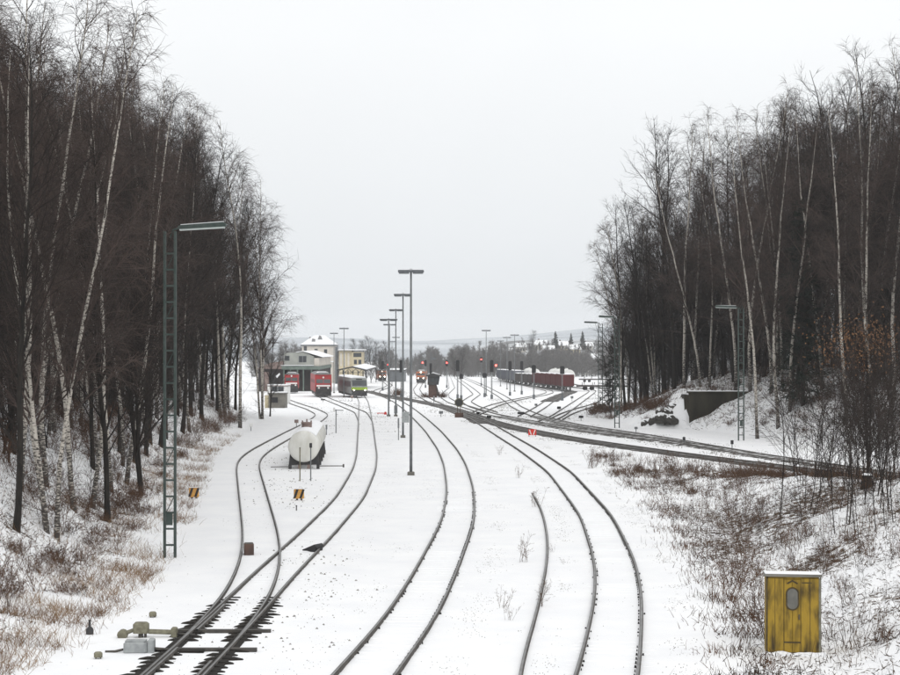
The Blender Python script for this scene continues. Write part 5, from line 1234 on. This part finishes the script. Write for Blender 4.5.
# station building
Y = 600; zg = float(z0(Y)); k = Y / F_PX
t = thing('station_building', 'large white station building with a snowy hipped roof and chimneys', 'building', (0, Y, zg))
x0, x1, zw = PX(302), PX(334), PZ(346)
MB().box(x0, x1, 0, 14, -.5, zw).build('wall', 'plaster_white', t)
MB().box(x0 - .5, x1 + .5, -.5, 14.5, zw + .003, zw + .45).build('eaves', 'lamp_grey', t)
rf = MB().add([(x0 - .6, -.6, zw + .46), (x1 + .6, -.6, zw + .46), (x1 + .6, 14.6, zw + .46), (x0 - .6, 14.6, zw + .46), (x0 + 3.6, 6, zw + 3.6), (x1 - 3.6, 6, zw + 3.6), (x1 - 3.6, 8, zw + 3.6), (x0 + 3.6, 8, zw + 3.6)], [(0, 1, 5, 4), (1, 2, 6, 5), (2, 3, 7, 6), (3, 0, 4, 7), (4, 5, 6, 7), (3, 2, 1, 0)]).build('roof', 'snow', t)
for px in (309.5, 314.5): MB().box(PX(px) - .5, PX(px) + .5, 5, 6, zw + 2, PZ(337)).build('chimney', 'brick', rf)
MB().prism([(PX(317), PZ(340)), (PX(322), PZ(340)), (PX(320), PZ(336)), (PX(318.5), PZ(335.4))], 3, 7, 'y').build('dormer', 'loco_roof', rf)
MB().prism([(PX(311), PZ(343)), (PX(315), PZ(343)), (PX(314.5), PZ(339)), (PX(312), PZ(338.5))], 1.5, 5, 'y').build('dormer', 'loco_roof', rf)
for px, py in ((305.3, 351), (316, 353.5), (325.6, 354), (316, 362), (325.6, 362)): window(t, PX(px), 0, PZ(py), .9, 1.5)
MB().box(PX(322), PX(334), -4, -.06, PZ(362), PZ(361)).build('porch_roof', 'snow', t); MB().box(PX(323), PX(333), -3.5, -.07, -.4, PZ(362.1)).build('porch', 'plaster_white', t)
# yellow building
Y = 570; zg = float(z0(Y)); k = Y / F_PX
t = thing('yellow_building', 'yellow plastered building with a flat snowy roof behind the platform', 'building', (0, Y, zg))
MB().box(PX(339), PX(352), 0, 12, -.5, PZ(351)).build('wall', 'plaster_yellow', t); MB().box(PX(352) + .01, PX(362.5), -.6, 12, -.5, PZ(352)).build('wing_wall', 'plaster_yellow', t)
MB().box(PX(353.5), PX(361.5), -.66, -.605, PZ(357), PZ(353)).build('window_band', 'glass', t); MB().bbox(PX(337.5), PX(365), -1.4, 12.5, PZ(350.9), PZ(350.2), .05).build('roof', 'loco_roof', t); MB().bbox(PX(338), PX(364.5), -1.3, 12.4, PZ(350.2) + .004, PZ(349.4), .1).build('snow_cover', 'snow', t)
for px in (341, 344.5, 348.5): MB().box(PX(px) - .28, PX(px) + .28, -.04, -.003, PZ(366), PZ(353)).build('pilaster', 'plaster_white', t)
for px, py in ((355.5, 364), (360, 364)): window(t, PX(px), -.6, PZ(py), .8, 1.3)
MB().box(PX(334.6), PX(337), 2, 5, -.5, PZ(347)).build('stair_tower', 'lamp_grey', t)
# platform canopy
Y = 450; zg = float(z0(Y)); k = Y / F_PX
t = thing('platform_canopy', 'dark open platform canopy with snow on its low gable', 'canopy', (0, Y, zg))
MB().prism([(PX(337), PZ(369.5)), (PX(352), PZ(366.5)), (PX(367), PZ(370)), (PX(367), PZ(371)), (PX(352), PZ(367.8)), (PX(337), PZ(370.8))], 0, 60, 'y').build('roof', 'loco_dark', t)
MB().prism([(PX(353), PZ(366.5)), (PX(366.5), PZ(369.7)), (PX(366.5), PZ(369.0)), (PX(354), PZ(365.8))], .1, 60, 'y').build('snow_cover', 'snow', t)
MB().prism([(PX(337.5), PZ(372.5)), (PX(366.5), PZ(372.5)), (PX(366.5), PZ(373)), (PX(337.5), PZ(373))], .2, .5, 'y').build('tie_beam', 'loco_dark', t)
for px in (338, 343, 348, 353, 358, 363, 366.3): MB().box(PX(px) - .12, PX(px) + .12, .15, .4, -.2, PZ(370.5)).build('column', 'loco_dark', t)
for a, b in ((338, 345), (345, 352), (352, 359), (359, 366)): MB().tube([(PX(a), .3, PZ(372.4)), (PX((a + b) / 2), .3, PZ(369)), (PX(b), .3, PZ(372.4))], .08, 5).build('truss', 'loco_dark', t)
Y = 640; zg = float(z0(Y)); k = Y / F_PX
t = thing('platform_shelter', 'grey flat-roofed platform shelter behind the floodlight masts', 'shelter', (0, Y, zg)); MB().box(PX(389), PX(404), 0, 30, -.3, PZ(371)).build('wall', 'lamp_grey', t); MB().bbox(PX(388), PX(405), -.6, 30, PZ(371) + .003, PZ(370), .03).build('roof', 'loco_dark', t); MB().box(PX(388.4), PX(404.6), -.5, 30, PZ(370) + .003, PZ(369.2)).build('snow_cover', 'snow', t)

# ------------------------------------------------------------------ far woods, houses and hills
def far_wood(px0, px1, Y0, Y1, top_fn, n, seed, name, label, base=None):
    g = np.random.default_rng(seed); parts = []
    px = g.uniform(px0, px1, n); Y = g.uniform(Y0, Y1, n); X = (px - CX) / F_PX * Y; zb = z0(Y) if base is None else np.array([base(a, b) for a, b in zip(X, Y)])
    h = np.clip(CAMZ - (np.array([top_fn(q) for q in px]) - HY) / F_PX * Y - zb, 2, 40) * g.uniform(.72, 1.0, n)
    T = grow(np.stack([X, Y, zb - .3], -1), np.tile([[0, 0, 1.]], (n, 1)), h, 6, .04, 0, g); parts.append(tubes(T, (h * .011)[:, None] * np.linspace(1, .15, 6)[None], 4))
    p, d, t, ix = sprout(T, 30, .03, .98, .65, g); d[:, 2] = np.abs(d[:, 2]) + .15
    S = grow(p, d, h[ix] * .36 * (1.05 - t) + .4, 4, .12, .03, g); parts.append(tubes(S, np.full((len(ix), 4), .05) * np.linspace(1, .5, 4)[None], 3))
    p, d, t, ix2 = sprout(S, 7, .2, 1, .6, g)
    W = grow(p, d, h[ix][ix2] * .12 * g.uniform(.5, 1.2, len(ix2)), 3, .15, 0, g); parts.append(ribbons(W, np.full((len(ix2), 1), .055) * np.array([[1, .8, .4]]), g))
    v, f = join_np(parts); return tag(np_mesh(name, v, f, 'far_wood'), label, 'wood', kind='stuff')
wood_top = lambda q: float(np.interp(q, [440, 450, 460, 470, 480, 490, 500, 512, 530, 560, 580, 592, 605], [366, 350, 343, 345, 352, 349, 345, 350, 348, 348, 350, 356, 362])) 
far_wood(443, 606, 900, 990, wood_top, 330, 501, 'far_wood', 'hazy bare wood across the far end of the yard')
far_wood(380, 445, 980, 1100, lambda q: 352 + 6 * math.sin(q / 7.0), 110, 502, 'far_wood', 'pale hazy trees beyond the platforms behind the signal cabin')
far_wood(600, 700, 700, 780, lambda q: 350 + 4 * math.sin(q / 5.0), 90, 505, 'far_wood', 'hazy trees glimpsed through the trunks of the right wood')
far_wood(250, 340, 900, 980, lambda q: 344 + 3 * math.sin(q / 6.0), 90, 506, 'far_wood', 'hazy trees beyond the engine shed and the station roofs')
# round bare trees beside the station
make_proto('far', 'bare_tree', gen_tree(600, 15, 'dark', dens=1.9, low=.06, wide=1.35), 'bark', 'twig')
for k, (px, Y, s, lab) in enumerate([(371, 600, 1.02, 'round hazy bare tree right of the yellow building'), (376, 615, .92, 'second hazy bare tree right of the yellow building'), (366, 620, .95, 'hazy bare tree half behind the yellow building'), (381, 640, .72, 'lower hazy tree behind the orange locomotive'),
                                     (461, 860, 1.05, 'rounded hazy tree crown left of the far wood'), (455, 850, .85, 'hazy tree at the left end of the far wood'), (358, 640, 1.0, 'hazy bare tree showing above the yellow building roof'), (388, 700, 1.0, 'pale hazy tree behind the central floodlight masts'), (531, 1020, 1.25, 'round tree crown on the ridge among the houses')]):
    p = spot(px, Y); plant('far', (p[0], p[1], float(z0(Y)) + (6.5 if px == 531 else 0)), lab, None, s)
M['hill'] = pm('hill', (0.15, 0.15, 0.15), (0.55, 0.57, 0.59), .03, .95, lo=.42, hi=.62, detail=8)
# ridge with houses behind the wood
rx = np.linspace(-20, 420, 60); ry = np.linspace(1000, 1500, 26); RX, RY = np.meshgrid(rx, ry)
RZ = z0(RY) - 1 + (15.5 + 5 * (fbm(RX / 90, RY / 120, 71) - .47)) * sstep(1000, 1120, RY) * sstep(-20, 60, RX) + sstep(1120, 1500, RY) * 8
ii = (np.arange(25)[:, None] * 60 + np.arange(59)[None]).ravel()
rdg = np_mesh('village_hill', np.stack([RX, RY, RZ], -1).reshape(-1, 3), np.stack([ii, ii + 1, ii + 61, ii + 60], -1), 'snow', smooth=True); tag(rdg, 'low snowy hill with village houses', kind='structure')
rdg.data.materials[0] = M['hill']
def ridge_z(X, Y): return float(z0(Y)) - 1 + (15.5 + 5 * (float(fbm(np.array(X / 90), np.array(Y / 120), 71)) - .47)) * float(sstep(1000, 1120, Y)) * float(sstep(-20, 60, X)) + float(sstep(1120, 1500, Y)) * 8
gh = random.Random(5)
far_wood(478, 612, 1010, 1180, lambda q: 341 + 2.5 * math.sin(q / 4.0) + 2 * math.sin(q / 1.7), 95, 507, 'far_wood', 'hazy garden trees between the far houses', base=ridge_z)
make_proto('sf', 'spruce_tree', gen_spruce(310, 13, 3.2, .22), 'bark', 'needle')
for k, (px, Y, w, lab) in enumerate([(497, 1080, 9, 'leftmost far house above the wood'), (509, 1090, 11, 'second far house from the left above the wood'), (521, 1150, 10, 'third far house from the left above the wood'), (540, 1130, 12, 'far house left of the ridge spruces'),
                                     (549, 1085, 10, 'far house just below the ridge spruces'), (563, 1110, 11, 'far house between the ridge spruces'), (575, 1085, 12, 'far house under the rightmost ridge spruce'), (588, 1130, 10, 'far house right of the ridge spruces'), (597, 1060, 13, 'far white house nearest the lattice mast'), (530, 1075, 8, 'small far house at the wood edge')]):
    X = (px - CX) / F_PX * Y; z = ridge_z(X, Y); rz = gh.uniform(-.5, .5); t = thing('far_house', lab, 'house', (X, Y, z), rz, 'houses on the far hill')
    w *= .62; d = w * .8; h = gh.uniform(2.6, 3.8); rh = w * .34
    MB().box(-w / 2, w / 2, 0, d, -3, h).build('wall', gh.choice(['plaster_white', 'plaster_yellow', 'rose_roof', 'plaster_white']), t)
    rf = MB().prism([(-w * .06 * 0 - .7, h - .2), (d / 2, h + rh), (d + .7, h - .2), (d + .7, h + .1), (d / 2, h + rh + .4), (-.7, h + .1)], -w / 2 - .6, w / 2 + .6, 'x').build('roof', 'snow', t)
    MB().box(-w * .2, -w * .2 + .8, d * .55, d * .55 + .8, h + .5, h + rh + 1.2).build('chimney', 'brick', rf)
    for x in (-w * .28, 0, w * .28): window(t, x, 0, 1.2, 1.0, 1.5)
for px, Y, s, lab in ((555.5, 1100, 1.0, 'broad far spruce on the ridge, tallest of three'), (571, 1120, .85, 'middle far spruce on the ridge among the houses'), (582.5, 1120, .95, 'right far spruce on the ridge among the houses'), (489, 1090, .85, 'far spruce left of the ridge houses')):
    X = (px - CX) / F_PX * Y; plant('sf', (X, Y, ridge_z(X, Y) - .5), lab, None, s)
# hills on the horizon
def hills(name, Y0, Y1, tops, label, mat):
    hx = np.linspace(-1900, 1900, 150); hy = np.linspace(Y0, Y1, 16); HX, HYY = np.meshgrid(hx, hy); v = (HYY - Y0) / (Y1 - Y0)
    pxs = CX + HX / HYY * F_PX
    top = CAMZ + (HY - np.interp(pxs, *tops)) / F_PX * (Y0 + .6 * (Y1 - Y0)) + 9.6
    HZ = -9.7 + top * np.sin(np.clip(v * 1.6, 0, 1.57)) + 9 * (fbm(HX / 160, HYY / 160, 81) - .47) * v
    ii = (np.arange(15)[:, None] * 150 + np.arange(149)[None]).ravel()
    tag(np_mesh(name, np.stack([HX, HYY, HZ], -1).reshape(-1, 3), np.stack([ii, ii + 1, ii + 151, ii + 150], -1), mat, smooth=True), label, kind='structure')
M['far_hill'] = pm('far_hill', (0.30, 0.33, 0.36), (0.52, 0.55, 0.58), .007, .95, lo=.36, hi=.66, detail=8)  # snow and woods, with some distance haze mixed into both tones
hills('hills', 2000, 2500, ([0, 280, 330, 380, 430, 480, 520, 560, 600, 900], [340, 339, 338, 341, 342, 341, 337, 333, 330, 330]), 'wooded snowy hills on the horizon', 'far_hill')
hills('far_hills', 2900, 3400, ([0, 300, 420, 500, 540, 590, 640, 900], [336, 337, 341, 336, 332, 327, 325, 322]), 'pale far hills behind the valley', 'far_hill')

# ------------------------------------------------------------------ haze over the valley
M_h = bpy.data.materials.new('haze'); M_h.use_nodes = True; hn = M_h.node_tree.nodes; hn.clear()
ho = hn.new('ShaderNodeOutputMaterial'); hv = hn.new('ShaderNodeVolumePrincipled'); hv.inputs['Color'].default_value = (0.93, 0.95, 0.97, 1); hv.inputs['Density'].default_value = 0.00014; hv.inputs['Anisotropy'].default_value = 0.2
M_h.node_tree.links.new(hv.outputs[0], ho.inputs['Volume']); M['haze'] = M_h
hz = MB().box(-3400, 3400, -40, 4400, -14, 75).build('haze', 'haze'); tag(hz, 'thin winter haze filling the valley', 'haze', kind='stuff')
for k, t in protos.items():                        # a pattern tree that was not planted is dropped
    if t.get('free'):
        for ch in list(t.children): bpy.data.objects.remove(ch)
        bpy.data.objects.remove(t)
# things that share a label, few enough to count, are told apart by their order across the picture
byl = {}
for o in COL.objects:
    if o.parent is None and 'label' in o and 'category' in o: byl.setdefault(o['label'], []).append(o)
ORD = ['first', 'second', 'third', 'fourth', 'fifth', 'sixth', 'seventh', 'eighth', 'ninth', 'tenth', 'eleventh', 'twelfth', 'thirteenth', 'fourteenth', 'fifteenth', 'sixteenth', 'seventeenth', 'eighteenth', 'nineteenth', 'twentieth']
for lab, obs in byl.items():
    if 2 <= len(obs) <= 20 and obs[0]['category'] == 'tree':
        obs.sort(key=lambda o: o.location[0] / o.location[1])
        for k, o in enumerate(obs):
            q = '%s from the left' % ORD[k] if k < len(obs) - 1 else 'the rightmost one'
            o['label'] = (lab + ', ' + q) if len((lab + q).split()) <= 15 else lab
